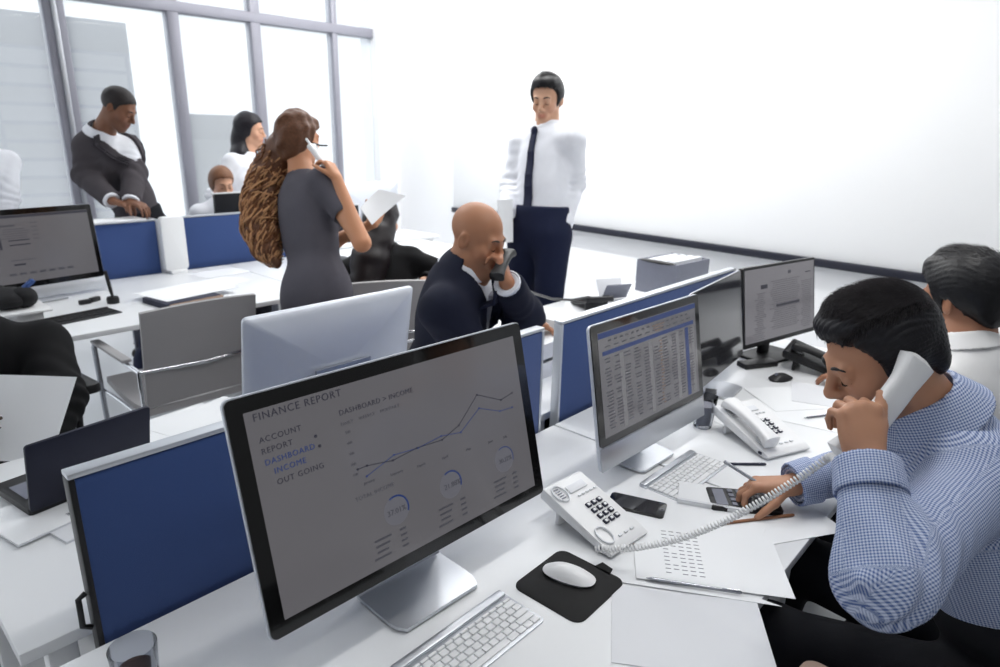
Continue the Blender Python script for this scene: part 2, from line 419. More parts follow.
def letters(parent, items, m, Rm, z=.0032):
    for it in items: overlay(parent, 'lettering', text_mesh([it]), m, Rm, z)
def overlay(parent, name, mb_or_me, m, Rm, z=.0032):
    """type or graphics printed on a lit screen: a sub-part of the screen"""
    mx = Rm @ Matrix.Translation((0,0,z))
    if isinstance(mb_or_me, MB):
        bmesh.ops.transform(mb_or_me.bm, matrix=mx, verts=mb_or_me.bm.verts); return mb_or_me.build(name, M[m], parent, smooth=False)
    mb_or_me.transform(mx); return link(name, mb_or_me, M[m], parent, smooth=False)

# the finance report display
d1, s1, R1 = computer('desktop_display','large desktop display showing the finance report','computer monitor',(.714,.848,1.0275),-.0304,.2348,.652,.389,0,sw=.597,sh=.336,foot_w=.205,foot_f=.078)
letters(s1,[
 ('FINANCE REPORT',-.286,.1515,.0125,1.15),('ACCOUNT',-.283,.116,.0095,1.15),('REPORT',-.283,.098,.0095,1.15),('OUT GOING',-.268,.044,.0095,1.15),
 ('DASHBOARD > INCOME',-.141,.119,.0095,1.12)],'t_dark',R1)
letters(s1,[('DASHBOARD',-.281,.0795,.0095,1.15),('INCOME',-.269,.0625,.0095,1.15)],'t_blue',R1)
letters(s1,[
 ('DAILY    WEEKLY    MONTHLY',-.141,.101,.006,1.1),('TOTAL INCOME',-.140,-.035,.0075,1.1),
 ('500',-.136,.085,.005,1),('400',-.136,.066,.005,1),('300',-.136,.047,.005,1),('200',-.136,.028,.005,1),('100',-.136,.009,.005,1),
 ('January',-.118,-.012,.0055,1),('February',-.062,-.017,.0055,1),('March',-.002,-.022,.0055,1),('April',.058,-.026,.0055,1),('May',.120,-.030,.0055,1),('June',.182,-.034,.0055,1),('July',.226,-.037,.0055,1),
 ('37.01%',-.083,-.086,.0105,1),('21.88%',.052,-.086,.0105,1),('30.22%',.203,-.086,.0095,1)],'t_grey',R1)
for px in (-.114,.034,.184):
    g = MB()
    for j in range(4):
        yy = -.118-.0105*j
        g.box((px+.014-.002*j,yy,0),(.036-.006*(j%3),.0038,.0004)); g.box((px+.058,yy,0),(.014,.0038,.0004))
    overlay(s1,'figure_rows',g,'t_grey',R1)
l1=[(-.125,.019),(-.106,.019),(-.052,.010),(.004,.015),(.065,.011),(.112,.026),(.171,.072),(.235,.044),(.27,.05)]
l2=[(-.11,.001),(-.048,.019),(.006,.014),(.064,.019),(.114,.011),(.171,.044),(.227,.022),(.264,.02)]
g = MB(); line2(g,l1,.0014); 
for p in l1: g.cyl((p[0],p[1],0),.0022,.0008,n=10)
for p in ((-.190,.099),(-.186,.081)): overlay(s1,'menu_dot',MB().cyl((p[0],p[1],0),.0028,.0008,n=12),'t_dark',R1)
overlay(s1,'income_line',g,'t_dark',R1)
for cx,wd in ((-.062,.0032),(.069,.0030),(.219,.0018)):
    g = MB(); line2(g,arc_pts(cx,-.0800,.026,115,-20),wd,.0003); overlay(s1,'dial_arc',g,'t_blue',R1)
g = MB(); line2(g,l2,.0013)
for p in l2: g.cyl((p[0],p[1],0),.002,.0008,n=10)
overlay(s1,'blue_line',g,'t_blue',R1)
for cx in (-.062,.069,.219): overlay(s1,'dial_disc',MB().cyl((cx,-.080,-.0007),.0275,.0006,n=40),'t_pale',R1)

# the spreadsheet computer
d2, s2, R2 = computer('desktop_computer','silver desktop computer with black bezel showing a blue-striped spreadsheet','computer',(1.527,.814,1.0132),-.0375,.1765,.528,.312,.062,sw=.4762,sh=.268,foot_w=.175,foot_f=.05,screen='screen_b')
g = MB()
overlay(s2,'blue_bar',MB().box((0,.125,0),(.474,.014,.0004)),'t_blue',R2)
overlay(s2,'blue_bar',g.box((.0,.079,0),(.447,.0105,.0004)).box((.182,-.03,0),(.018,.2,.0004)),'t_blue',R2)
g = MB(); rnd = random.Random(3)
cols = [-.205,-.165,-.12,-.075,-.03,.02,.065,.11,.15,.205]
for i,cx in enumerate(cols):
    g = MB()
    for j in range(22):
        if rnd.random() < .12: continue
        g.box((cx+rnd.uniform(-.003,.003),.064-.0085*j,0),(rnd.uniform(.016,.03),.0032,.0004))
    overlay(s2,'table_column',g,'t_grey',R2)
for cx in (-.145,-.01,.13,.215): overlay(s2,'pale_column',MB().box((cx,-.03,-.0003),(.017,.195,.0004)),'t_light',R2)
g = MB()
for j in range(20): g.box((.042+rnd.uniform(-.004,.004),.06-.0092*j,.0002),(rnd.uniform(.008,.018),.004,.0004))
overlay(s2,'tan_cells',g,'t_orange',R2)
g = MB()
for j in range(3): g.box((.035,.106-.0075*j,.0002),(.06-.012*j,.003,.0004))
overlay(s2,'tan_cells',g,'t_orange',R2)
g = MB()
for k in range(16): g.box((-.19+.025*k,.108,0),(.012,.004,.0004)); 
for k in range(12): g.box((-.2+.036*k,.094,0),(.02,.003,.0004))
overlay(s2,'toolbar',g,'t_grey',R2)

# dark glossy display and thin black monitor further along the desk
d3, s3, R3 = computer('desktop_display','dark glossy display between the spreadsheet computer and the thin black monitor','computer monitor',(2.182,.918,.965),.11,.15,.528,.335,0,sw=.518,sh=.325,foot_w=.16,screen='screen_off',depth=.02)
def lcd(label, c, delta, tau, w, h, scr, foot=.12):
    cx,cy,cz = c
    rt = thing('flat_monitor', label, 'computer monitor', (cx,cy,DZ), delta)
    Rm = Matrix.Translation((0,0,cz-DZ)) @ Euler((PI/2-tau,0,0)).to_matrix().to_4x4()
    g = rect_panel(w,h,.006,-.022,.0); bmesh.ops.transform(g.bm, matrix=Rm, verts=g.bm.verts); g.build('housing',M['black'],rt)
    g = MB().box((0,.004,.0005),(w-.016,h-.028,.0012)); bmesh.ops.transform(g.bm, matrix=Rm, verts=g.bm.verts); sc = g.build('screen',M[scr],rt)
    MB().prism(rrect(.24,.16,.03,cy=.02),0,.012,bev=.004).build('base',M['black'],rt)
    MB().box((0,.05,(cz-DZ)/2),(.06,.025,cz-DZ),bev=.006).build('neck',M['black'],rt)
    return rt, sc, Rm
d4, s4, R4 = lcd('thin black-framed monitor with a document page beside the back wall',(2.718,.897,.972),-.205,.158,.51,.32,'screen_c')
g = MB(); g.box((.05,-.012,0),(.17,.010,.0004)); g.box((-.12,.075,0),(.045,.016,.0004)); g.box((.06,.118,0),(.02,.012,.0004)); g.box((.2,.105,0),(.04,.004,.0004))
overlay(s4,'page_marks',g,'t_dark',R4,.002)
g = MB()
for j in range(24): g.box((-.15+rnd.uniform(-.01,.01),.05-.008*j,0),(.06+rnd.uniform(-.02,.02),.002,.0004)); g.box((.03,.09-.0085*j,-.0003),(.2+rnd.uniform(-.05,.03),.0018,.0004)); g.box((.19,.07-.0085*j,0),(.07+rnd.uniform(-.02,.02),.0018,.0004))
overlay(s4,'page_text',g,'t_grey',R4,.002)

# far left computer
d5, s5, R5 = computer('desktop_computer','silver desktop computer with a web page at the far left desk','computer',(.872,4.03,1.005),.166,.09,.63,.40,.062,sw=.578,sh=.34,screen='screen',foot_w=.19)
g = MB(); g.box((0,.162,0),(.578,.012,.0004)); g.box((-.148,.05,0),(.017,.09,.0004))
for a in ((-.06,.044),(-.06,.021)): g.box((a[0],a[1],0),(.095,.006,.0004))
g.box((-.08,-.078,0),(.052,.009,.0004))
overlay(s5,'page_marks',g,'t_dark',R5)
g = MB()
g.box((-.10,.118,0),(.07,.009,.0004))
for j in range(5): g.box((-.075+.01*(j%2),.1-.011*j,0),(.1+.02*(j%3),.0035,.0004)); g.box((.02,.125-.02*j,0),(.03,.004,.0004))
for k in range(7): g.box((-.12+.045*k,-.125,0),(.03,.012,.0004))
g.box((-.06,-.056,0),(.12,.004,.0004))
overlay(s5,'page_text',g,'t_grey',R5)
# computers seen from behind
d6,_,_ = computer('desktop_computer','silver shell of a computer seen from behind, above the finance report display','computer',(.965,1.49,1.02),PI+.0,.17,.528,.312,.062,screen='screen',sw=.476,sh=.268,foot_w=.175)
d7,_,_ = computer('desktop_computer','farthest silver computer seen from behind, by the dark wall rail','computer',(3.42,4.62,1.02),PI+.03,.05,.65,.385,.065,screen='screen',sw=.597,sh=.336,foot_w=.2)
lc,_,_ = lcd('dark monitor with a pale top edge at the window desk, seen from behind',(2.35,4.72,1.03),PI,.06,.42,.27,'screen_off')
MB().box((0,-.0,.435),(.43,.026,.014),bev=.003).build('top_edge',M['white_plastic'],lc)
lc2,_,_ = lcd('dark screen standing behind the raised arm of the curly-haired woman',(2.62,3.95,.985),-.1,.05,.42,.27,'screen_off')
MB().box((0,-.0,.385),(.425,.03,.010),bev=.003).build('top_edge',M['alu'],lc2)

# ------------------------------------------------------------------ keyboards, mice
def keyboard(label, loc, rz, body='alu', keys='key_white', w=.279, d=.118, th=.010):
    t = thing('keyboard', label, 'keyboard', loc, rz)
    MB().prism(rrect(w,d,.010),.0,.004,bev=.001).build('tray',M[body],t)
    MB().box((0,d/2-.011,.0055),(w-.006,.018,.008),bev=.003).build('battery_bar',M[body],t)
    k = MB(); rows = [14,14,14,13,12,9]; py = d/2-.028
    ww = w-.012
    for r,n in enumerate(rows):
        kh = .0085 if r == 0 else .0152
        x = -ww/2
        ws = [1.]*n
        if r == 1: ws[-1]=1.55
        if r == 2: ws[0]=1.55
        if r == 3: ws[0]=1.8; ws[-1]=1.8
        if r == 4: ws[0]=2.3; ws[-1]=2.3
        if r == 5: ws=[1,1,1,1.25,5.2,1.25,1,1,1]
        u = ww/sum(ws)
        for q in ws:
            k.prism(rrect(u*q-.0026,kh-.0026,.0016,2,cx=x+u*q/2,cy=py-kh/2),.004,.0072,bev=.0007); x += u*q
        py -= kh
    k.build('keys',M[keys],t)
    return t
keyboard('white slim keyboard at the front of the finance report desk',(.685,.672,DZ),-.005)
keyboard('white slim keyboard below the spreadsheet computer',(1.522,.687,DZ),-.02)
keyboard('dark keyboard at the far left desk',(.858,3.51,DZ),.16,'black','black_fabric',w=.40,d=.15)
def mouse(label, loc, rz, m='white_plastic', L=.113, Wd=.058):
    t = thing('computer_mouse', label, 'mouse', loc, rz)
    mb = MB()
    def fn(u,v):
        a = v*2*PI; rr = math.sin(u*PI/2)
        x = math.copysign(abs(math.cos(a))**.85,math.cos(a))*Wd/2*rr; y = math.copysign(abs(math.sin(a))**.8,math.sin(a))*L/2*rr
        z = .006+.019*(1-rr**2.4)*(1-.25*(y/(L/2))**2)*(1.0+.1*y/(L/2))
        return Vector((x,y,z))
    mb.grid(fn,14,36); mb.build('shell',M[m],t)
    MB().prism([(Wd*.46*math.cos(2*PI*k/32),L*.47*math.sin(2*PI*k/32)) for k in range(32)],.0,.0065).build('sole',M['alu'] if m=='white_plastic' else M['black'],t)
    if m == 'black': MB().cyl((0,.025,.0235),.006,.008,rot=(0,PI/2,0),n=16).build('scroll_wheel',M['grey_box'],t)
    return t
pad = thing('mouse_mat','black rounded mouse mat with a small tab','mouse mat',(.9395,.642,DZ),.02)
MB().prism(rrect(.17,.165,.022),0,.003,bev=.001).prism([(.078,-.045),(.1,-.04),(.105,-.012),(.08,-.006)],0,.003).build('mat_surface',M['rubber'],pad)
mouse('white mouse lying on the black mat',(.955,.655,DZ+.003),.28)
mouse('black mouse near the thin black monitor',(2.47,.775,DZ),1.2,'black',.105,.062)

# ------------------------------------------------------------------ telephones
def telephone(name, label, loc, rz, m='white_plastic', dark='ink_dark', handset=True, w=.155, d=.215):
    t = thing(name, label, 'telephone', loc, rz)
    # wedge body: back higher than front (front = -y)
    b = MB(); n = 8
    pts = [(-d/2,.012),(-d/2+.02,.022),(d/2-.01,.082),(d/2,.078),(d/2,.055),(d/2-.03,.045),(-d/2+.03,.004),(-d/2+.004,.0035)]
    b.prism([(y,z) for y,z in pts],-w/2,w/2,rot=Matrix(((0,0,1),(1,0,0),(0,1,0))))
    bmesh.ops.remove_doubles(b.bm, verts=b.bm.verts, dist=1e-5)
    bmesh.ops.bevel(b.bm, geom=b.bm.edges[:], offset=.003, segments=2, profile=.5, affect='EDGES')
    b.build('body',M[m],t)
    f = MB().box((0,d/2-.045,.028),(w*.82,.012,.056),bev=.003); f.build('foot',M[m],t)
    sl = math.atan2(.06,d-.03)
    Rt = Matrix.Translation((0,0,.0525)) @ Euler((sl,0,0)).to_matrix().to_4x4()
    kx = w*.10
    kb = MB(); kt = MB()
    for r in range(4):
        for c in range(3):
            kb.box((kx+(c-1)*.0195,.012-r*.0185,.0005),(.0135,.0125,.005),bev=.0015)
            kt.box((kx+(c-1)*.0195,.012-r*.0185,.0036),(.0075,.0065,.001),bev=.0003)
    bmesh.ops.transform(kb.bm, matrix=Rt, verts=kb.bm.verts); kp = kb.build('keypad',M[dark],t)
    bmesh.ops.transform(kt.bm, matrix=Rt, verts=kt.bm.verts); kt.build('key_face',M['key_white'],kp)
    s = MB()
    for c in range(3): s.box((kx+(c-1)*.021,-.088,.0003),(.012,.006,.003),bev=.001)
    s2_ = MB(); s3_ = MB().box((kx+.0,.07,.0002),(.06,.022,.002),bev=.0006)
    for c in range(5): s2_.box((-.002+c*.014,.045,.0003),(.009,.005,.003),bev=.001)
    for q_,nm_ in ((s,'function_buttons'),(s2_,'memory_buttons'),(s3_,'name_card')):
        bmesh.ops.transform(q_.bm, matrix=Rt, verts=q_.bm.verts); q_.build(nm_,M['paper_grey'] if m!='black' else M['grey_box'],t)
    # cradle recesses: raised rims with a sunken oval
    for yy in (.07,-.07):
        cr = MB().tube([(-w*.32+.018*math.cos(a),yy+.024*math.sin(a),.0015) for a in [2*PI*k/24 for k in range(24)]],.0022,8,closed=True)
        bmesh.ops.transform(cr.bm, matrix=Rt, verts=cr.bm.verts); cr.build('cradle',M['paper_grey'] if m!='black' else M[m],t)
    sp = MB()
    for k in range(5): sp.box((-w*.32,.085-.007*k,.0003),(.015,.0022,.0012))
    bmesh.ops.transform(sp.bm, matrix=Rt, verts=sp.bm.verts); sp.build('speaker_grille',M['grey_box'],t)
    MB().box((-w/2-.001,-d/2+.03,.014),(.004,.012,.008),bev=.001).build('cord_socket',M['ink_dark'],t)
    if handset:
        h = handset_mb(); Rh = Rt @ Matrix.Translation((-w*.32,0,.022)) @ Matrix.Rotation(PI,4,'Z')
        bmesh.ops.transform(h.bm, matrix=Rh, verts=h.bm.verts); h.build('handset',M[m],t)
    return t
def handset_mb(L=.205):
    """handset along y, ear and mouth pads facing -z"""
    b = bmesh.new(); rings = []
    N = 26
    for i in range(N+1):
        u = i/N; y = (u-.5)*L
        e = abs(2*u-1)
        z = .008*(1-e**2.2)
        wd = .0225+.0075*max(0,(e-.45)/.55)**1.2; th = .0125+.0075*max(0,(e-.55)/.45)**1.1
        if e > .9:
            q = math.sqrt(max(.0,1-((e-.9)/.1)**2)); wd *= .45+.55*q; th *= .45+.55*q
        rings.append([b.verts.new((math.copysign(abs(math.cos(a))**.6,math.cos(a))*wd,y,z-.004*max(0,(e-.55)/.45)+math.copysign(abs(math.sin(a))**.6,math.sin(a))*th)) for a in [2*PI*k/20 for k in range(20)]])
    for A,B in zip(rings,rings[1:]):
        for k in range(20): b.faces.new((A[k],A[(k+1)%20],B[(k+1)%20],B[k]))
    b.faces.new(rings[0][::-1]); b.faces.new(rings[-1]); bmesh.ops.recalc_face_normals(b, faces=b.faces[:])
    m = MB(); m._add(b); return m
telephone('desk_telephone','white desk telephone without its handset beside the finance report display',(1.142,.725,DZ),-.08,handset=False,w=.135,d=.215)
telephone('desk_telephone','white desk telephone with its handset in place, behind the man\'s writing hand',(1.885,.628,DZ),-.40,w=.17,d=.235)
telephone('desk_telephone','black desk telephone under the thin black monitor',(2.70,.715,DZ),.15,'black','grey_box',w=.2,d=.24)
telephone('desk_telephone','black desk telephone on the bald man\'s desk',(2.86,1.92,DZ),2.6,'black','grey_box',handset=False)

def coil(path, r, pitch, wire):
    """helical cord along a polyline"""
    P = [Vector(p) for p in path]
    # resample with catmull-rom
    S = []
    for i in range(len(P)-1):
        p0,p1,p2,p3 = P[max(i-1,0)],P[i],P[i+1],P[min(i+2,len(P)-1)]
        for k in range(24):
            t = k/24; S.append(.5*((2*p1)+(p2-p0)*t+(2*p0-5*p1+4*p2-p3)*t*t+(3*p1-p0-3*p2+p3)*t**3))
    S.append(P[-1]); out = []; ang = 0
    D = [0]
    for a,b in zip(S,S[1:]): D.append(D[-1]+(b-a).length)
    n = int(D[-1]/pitch*9); j = 0
    for k in range(n+1):
        d = D[-1]*k/n
        while j < len(S)-2 and D[j+1] < d: j += 1
        f_ = (d-D[j])/max(1e-9,D[j+1]-D[j]); c = S[j].lerp(S[j+1],f_); t = (S[j+1]-S[j]).normalized()
        a = Vector((0,0,1)); a = (a-t*a.dot(t)).normalized(); q = t.cross(a); ang = d/pitch*2*PI
        out.append(c+(a*math.cos(ang)+q*math.sin(ang))*r)
    return MB().tube(out, wire, 6)

# ------------------------------------------------------------------ small things on the two front desks
def slab(name, label, cat, pts, z, th, m, group=None, curl=None):
    cx = sum(p[0] for p in pts)/len(pts); cy = sum(p[1] for p in pts)/len(pts)
    o = MB().prism([(x-cx,y-cy) for x,y in pts],0,th).build(name,M[m],None,smooth=False,loc=(cx,cy,z))
    return tag(o,label,cat,group)
def rot_rect(cx,cy,w,h,a):
    ca,sa = math.cos(a),math.sin(a)
    return [(cx+x*ca-y*sa,cy+x*sa+y*ca) for x,y in ((-w/2,-h/2),(w/2,-h/2),(w/2,h/2),(-w/2,h/2))]
slab('paper_sheet','grey-white sheet overhanging the desk edge at the bottom of the picture','paper',[(.998,.578),(1.151,.341),(.975,.228),(.822,.465)],DZ+.0006,.0012,'paper_grey')
slab('paper_sheet','white sheet showing its corner between the printed page and the grey-white sheet','paper',[(1.012,.575),(1.172,.300),(1.165,.338),(1.02,.58)],DZ+.0019,.0008,'paper')
pg = slab('printed_page','printed page with columns of figures in front of the telephone','paper',[(1.048,.552),(1.212,.288),(1.388,.403),(1.224,.667)],DZ+.0028,.0008,'paper')
g = MB(); r2 = random.Random(5)
for c in range(5):
    for j in range(12):
        if c==1 and j%3==2: continue
        u = .30+.1*c*.62+ (c>2)*.02; v = .26+.026*j
        bx = Vector((1.224,.667)); ex = (Vector((1.048,.552))-bx); ey = (Vector((1.388,.403))-bx)
        p = bx+ey*(.22+.055*c)+ex*(.12+.066*j)-Vector((pg.location.x,pg.location.y))
        g.box((p.x,p.y,.00095),(.011,.0022,.0003),rot=(0,0,math.atan2(ey.y,ey.x)+r2.uniform(-.02,.02)))
g.build('printed_figures',M['ink'],pg,smooth=False)
slab('paper_sheet','white sheet under the pencil at the edge of the man\'s desk','paper',rot_rect(1.47,.452,.297,.21,-.55),DZ+.0006,.001,'paper')
slab('paper_sheet','white sheet between the telephone and the keyboard of the spreadsheet desk','paper',rot_rect(1.31,.56,.21,.297,.15),DZ+.0016,.0008,'paper')
def pen(name,label,a,b,z,m1,m2,r=.0038):
    a=Vector((a[0],a[1],z)); b=Vector((b[0],b[1],z)); c=(a+b)/2; L=(b-a).length
    t = thing(name,label,'pen',c,math.atan2(b.y-a.y,b.x-a.x))
    MB().tube([(-L/2+.012,0,0),(L/2-.004,0,0),(L/2,0,0)],[r,r,r*.7],12).build('barrel',M[m1],t)
    MB().tube([(-L/2,0,0),(-L/2+.003,0,0),(-L/2+.012,0,0)],[.0006,.0012,r*.95],12).build('tip',M[m2],t)
    if name=='ballpoint_pen': MB().box((L/2-.02,0,r+.001),(.035,.002,.0012),bev=.0004).build('clip',M['chrome'],t)
    return t
pen('ballpoint_pen','silver pen lying along the lower edge of the printed page',(1.058,.535),(1.150,.372),DZ+.0075,'steel','steel',.0035)
pen('pencil','brown pencil on the desk in front of the calculator',(1.357,.512),(1.52,.398),DZ+.0055,'brown','ink_dark')
pen('ballpoint_pen','dark pen lying between keyboard and white telephone',(1.652,.636),(1.735,.548),DZ+.004,'ink_dark','steel',.0035)
# mobile phone
ph = thing('mobile_phone','black mobile phone lying beside the white telephone','mobile phone',(1.292,.697,DZ),.34)
MB().prism(rrect(.069,.139,.010),0,.008,bev=.001).build('case',M['gloss_black'],ph)
MB().box((0,.002,.0083),(.060,.105,.0008)).build('screen',M['screen_off'],ph)
MB().tube([(.005*math.cos(2*PI*k/20),-.061+.005*math.sin(2*PI*k/20),.0082) for k in range(20)],.0006,6,closed=True).build('home_button',M['grey_box'],ph)
# notepad and calculator
npd = thing('notepad','white notepad under the calculator','notepad',(1.455,.578,DZ),.44)
MB().box((0,0,.006),(.10,.165,.012),bev=.001).build('pages',M['paper'],npd)
MB().box((-.046,0,.013),(.010,.166,.003),bev=.001).build('binding',M['paper_grey'],npd)
ca = thing('calculator','black calculator under the man\'s right hand','calculator',(1.492,.512,DZ+.0005),.62)
MB().prism(rrect(.095,.17,.008),0,.014,bev=.002).build('case',M['black'],ca)
MB().box((0,.058,.0145),(.075,.028,.001)).build('display_window',M['grey_box'],ca)
k = MB()
for r in range(5):
    for c in range(4): k.box((-.031+.0207*c,.028-.021*r,.0148),(.015,.013,.004),bev=.0015)
k.build('buttons',M['grey_box'],ca)
def tumbler(label, loc, r0, r1, h, fill, fm, name='drinking_glass'):
    t = thing(name, label, 'glass', loc)
    MB().lathe([(0,0),(r0,0),(r0+.002,.003),(r1,h),(r1-.002,h+.0006),(r1-.0035,h-.001),(r0-.002,.012),(0,.010)],48).build('vessel',M['drinkglass'],t)
    ri = r0+(r1-r0)*fill
    MB().lathe([(0,.0105),(r0-.0025,.0125),(ri-.0042,h*fill),(0,h*fill)],48).build('drink',M[fm],t)
    return t
tumbler('clear tumbler with a dark drink at the bottom edge of the picture',(.249,1.005,DZ),.030,.036,.075,.42,'cola')
tumbler('tall glass of grey drink beside the spreadsheet computer',(1.853,.795,DZ),.026,.037,.105,.72,'coffee')
# papers beside the black phone
for i,(cx,cy,a,z,lab) in enumerate(((2.19,.60,.2,0,'white paper partly under the second telephone'),(2.32,.66,.9,.0012,'white paper in front of the black mouse'),(2.42,.56,.35,.0024,'white paper beside the man behind, on top of the others'),(2.05,.86,-.3,0,'white paper lying under the dark glossy display'))):
    slab('paper_sheet',lab,'paper',rot_rect(cx,cy,.21,.297,a),DZ+.0004+z,.001,'paper' if i!=2 else 'paper_grey')
o = MB().box((0,0,.006),(.13,.045,.012),bev=.004).build('small_case',M['black'],None,loc=(2.10,.885,DZ),rot=(0,0,.4)); tag(o,'small black case at the foot of the dark glossy display','case')
o = MB().box((0,0,.011),(.16,.06,.022),bev=.005).build('flat_case',M['black'],None,loc=(2.56,.90,DZ),rot=(0,0,-.5)); tag(o,'black flat case in front of the thin black monitor base','case')
pen('ballpoint_pen','thin grey pen on the papers beside the second telephone',(2.14,.58),(2.24,.52),DZ+.006,'ink','steel',.003)

# ------------------------------------------------------------------ on the desks behind the partitions
lt = thing('laptop','open dark laptop seen from behind its lid','laptop',(.398,1.688,DZ),.163)
MB().prism(rrect(.28,.195,.010,cy=.105),0,.016,bev=.002).build('base',M['black'],lt)
MB().box((0,.11,.0165),(.245,.09,.002),bev=.0005).build('keyboard_panel',M['grey_box'],lt)
lid = MB().prism(rrect(.28,.182,.008,cy=.091),-.0035,.0035,bev=.001)
bmesh.ops.transform(lid.bm, matrix=Matrix.Translation((0,.004,.012)) @ Euler((math.radians(103),0,0)).to_matrix().to_4x4(), verts=lid.bm.verts)
lidm = mat('dark_laptop_lid',(38,40,54),.38,metal=.5,vary=.04); lid.build('lid',lidm,lt)
sc = MB().box((0,.095,-.0042),(.255,.155,.0010)); bmesh.ops.transform(sc.bm, matrix=Matrix.Translation((0,.004,.012)) @ Euler((math.radians(103),0,0)).to_matrix().to_4x4(), verts=sc.bm.verts); sc.build('screen',M['screen_off'],lt)
# documents in front of the laptop
def magazine(label, c, w, h, a, z, th, group=None, m='paper'):
    t = thing('magazine', label, 'magazine', (c[0],c[1],z), a, group)
    MB().box((0,0,th/2),(w,h,th),bev=min(.0008,th*.2)).build('cover',M[m],t)
    MB().box((.001,0,th*.5),(w-.004,h+.0006,th*.6)).build('page_edges',M['paper_grey'],t)
    return t
mg2 = magazine('lower white magazine sticking out below the lettered one before the laptop',(.345,1.60),.15,.14,.22,DZ,.006,None,'paper_grey')
mg = magazine('top white magazine lettered CREATIVE, lying under the laptop edge',(.295,1.68),.21,.19,.20,DZ+.006,.006,None)
lm_ = text_mesh([('CREATIVE',0,0,.012,1.1)]); lm_.transform(Matrix.Translation((.09,-.055,.0063)) @ Matrix.Rotation(PI,4,'Z'))
link('cover_lettering',lm_,M['ink_dark'],mg,smooth=False)
lt.location.z = DZ+.0125
for fx,fy in ((-.12,.02),(.12,.02),(-.12,.18),(.12,.18)): MB().cyl((fx,fy,-.006),.008,.0125).build('foot',M['black'],lt)
o = MB().prism([(0,0),(.03,.012),(.05,.004),(.08,.02),(.075,.05),(.02,.04)],0,.002).build('torn_paper',M['paper_grey'],None,smooth=False,loc=(.30,1.49,DZ),rot=(0,0,.1)); tag(o,'torn scrap of paper next to the magazines','paper')
for i,(cx,cy,a,lab) in enumerate(((.70,1.96,.12,'white sheet on the desk right of the laptop, lower one'),(.80,1.94,.3,'white sheet on the desk right of the laptop, upper one'))):
    slab('paper_sheet',lab,'paper',rot_rect(cx,cy,.297,.21,a),DZ+.0005+.0012*i,.001,'paper')
# letter trays behind the gap
for i in range(2):
    t = thing('letter_tray',('lower','upper')[i]+' white letter tray seen through the gap between the partitions','letter tray',(1.95,1.55,DZ+.075*i),.05)
    MB().box((0,0,.003),(.34,.25,.006),bev=.001).box((0,-.122,.03),(.34,.005,.06),bev=.001).box((-.168,0,.03),(.005,.25,.06),bev=.001).box((.168,0,.03),(.005,.25,.06),bev=.001).build('tray',M['white_plastic'],t)
    MB().box((0,.0,.018),(.30,.22,.024),bev=.001).build('papers',M['paper'],t)
    for sx in (-1,1): MB().box((sx*.165,-.118,.0675),(.008,.008,.015)).build('riser',M['steel'],t)
# file organiser standing at the end of the bald man's desk
bx = thing('file_organiser','grey file organiser box beyond the blue partition','file organiser',(3.56,1.70,DZ),-.08)
MB().box((0,0,.095),(.36,.012,.19),bev=.003).box((0,.26,.095),(.36,.012,.19),bev=.003).box((-.175,.13,.095),(.012,.26,.19),bev=.003).box((.175,.13,.095),(.012,.26,.19),bev=.003).box((0,.13,.005),(.35,.26,.01)).build('box',M['grey_box'],bx)
f_=MB()
for k in range(4): f_.box((-.01,.04+.055*k,.108),(.30,.03,.19-.006*k),bev=.003)
f_.build('files',M['paper_grey'],bx)
MB().ball((-.172,.13,.190),(.02,.13,.010)).build('rim',M['black'],bx)
slab('paper_sheet','white sheet under the bald man\'s hand','paper',rot_rect(2.30,1.84,.30,.21,.2),DZ+.0005,.001,'paper')
nb = thing('open_folder','grey propped folder beside the black telephone of the bald man','folder',(3.13,1.98,DZ),2.7)
MB().box((0,0,.055),(.16,.006,.11),rot=(.5,0,0),bev=.001).build('front_leaf',M['paper_grey'],nb); MB().box((0,.07,.05),(.16,.006,.10),rot=(-.5,0,0),bev=.001).build('rear_leaf',M['grey_box'],nb)

# ------------------------------------------------------------------ far left desk
st = thing('pen_stand','black pen standing in a small round holder on the far left desk','pen stand',(1.10,3.70,DZ))
MB().lathe([(0,0),(.028,0),(.03,.02),(.026,.034),(.012,.036),(0,.036)],28).build('holder',M['black'],st)
MB().tube([(0,0,.034),(-.006,.006,.10),(-.012,.012,.17)],[.007,.010,.008],12).build('pen',M['black'],st)
for i,(x,y,a) in enumerate(((.99,3.77,.1),(1.045,3.80,.5))):
    o = MB().box((0,0,.012),(.055,.025,.024),bev=.004).build('clip_box',M['black'],None,loc=(x,y,DZ),rot=(0,0,a)); tag(o,('small black box left of the pen stand','small black box touching the pen stand side')[i],'box')
fold = [('open dark folder with brown pages behind the empty chair',(1.36,3.52),.30,.22,.25,.0,.03,'brown'),('white paper on top of the dark folder',(1.40,3.60),.30,.24,.3,.03,.006,'paper')]
t = thing('folder','thick dark folder with tan page edges behind the empty chair','folder',(1.37,3.50,DZ),.12)
MB().box((0,0,.015),(.30,.24,.03),bev=.002).build('cover',M['ink_dark'],t); MB().box((.01,-.01,.015),(.29,.236,.022)).build('page_edges',M['tan'],t)
slab('paper_sheet','large white sheet resting on the thick dark folder','paper',rot_rect(1.44,3.60,.42,.30,.18),DZ+.0305,.002,'paper')
slab('paper_sheet','white sheet at the partition foot of the far desk','paper',rot_rect(1.85,4.08,.3,.21,.1),DZ+.0005,.0012,'paper_grey')
slab('paper_sheet','white sheet lying in the middle of the far desk','paper',rot_rect(1.70,3.80,.3,.21,.35),DZ+.0005,.0012,'paper')
wp = thing('white_panel','white rounded plastic panel standing between the far blue partitions','plastic panel',(1.66,4.27,DZ))
MB().prism(rrect(.145,.335,.022),-.02,.02,bev=.008,rot=(PI/2,0,0),c=(0,0,.185)).build('panel',M['white_plastic'],wp)
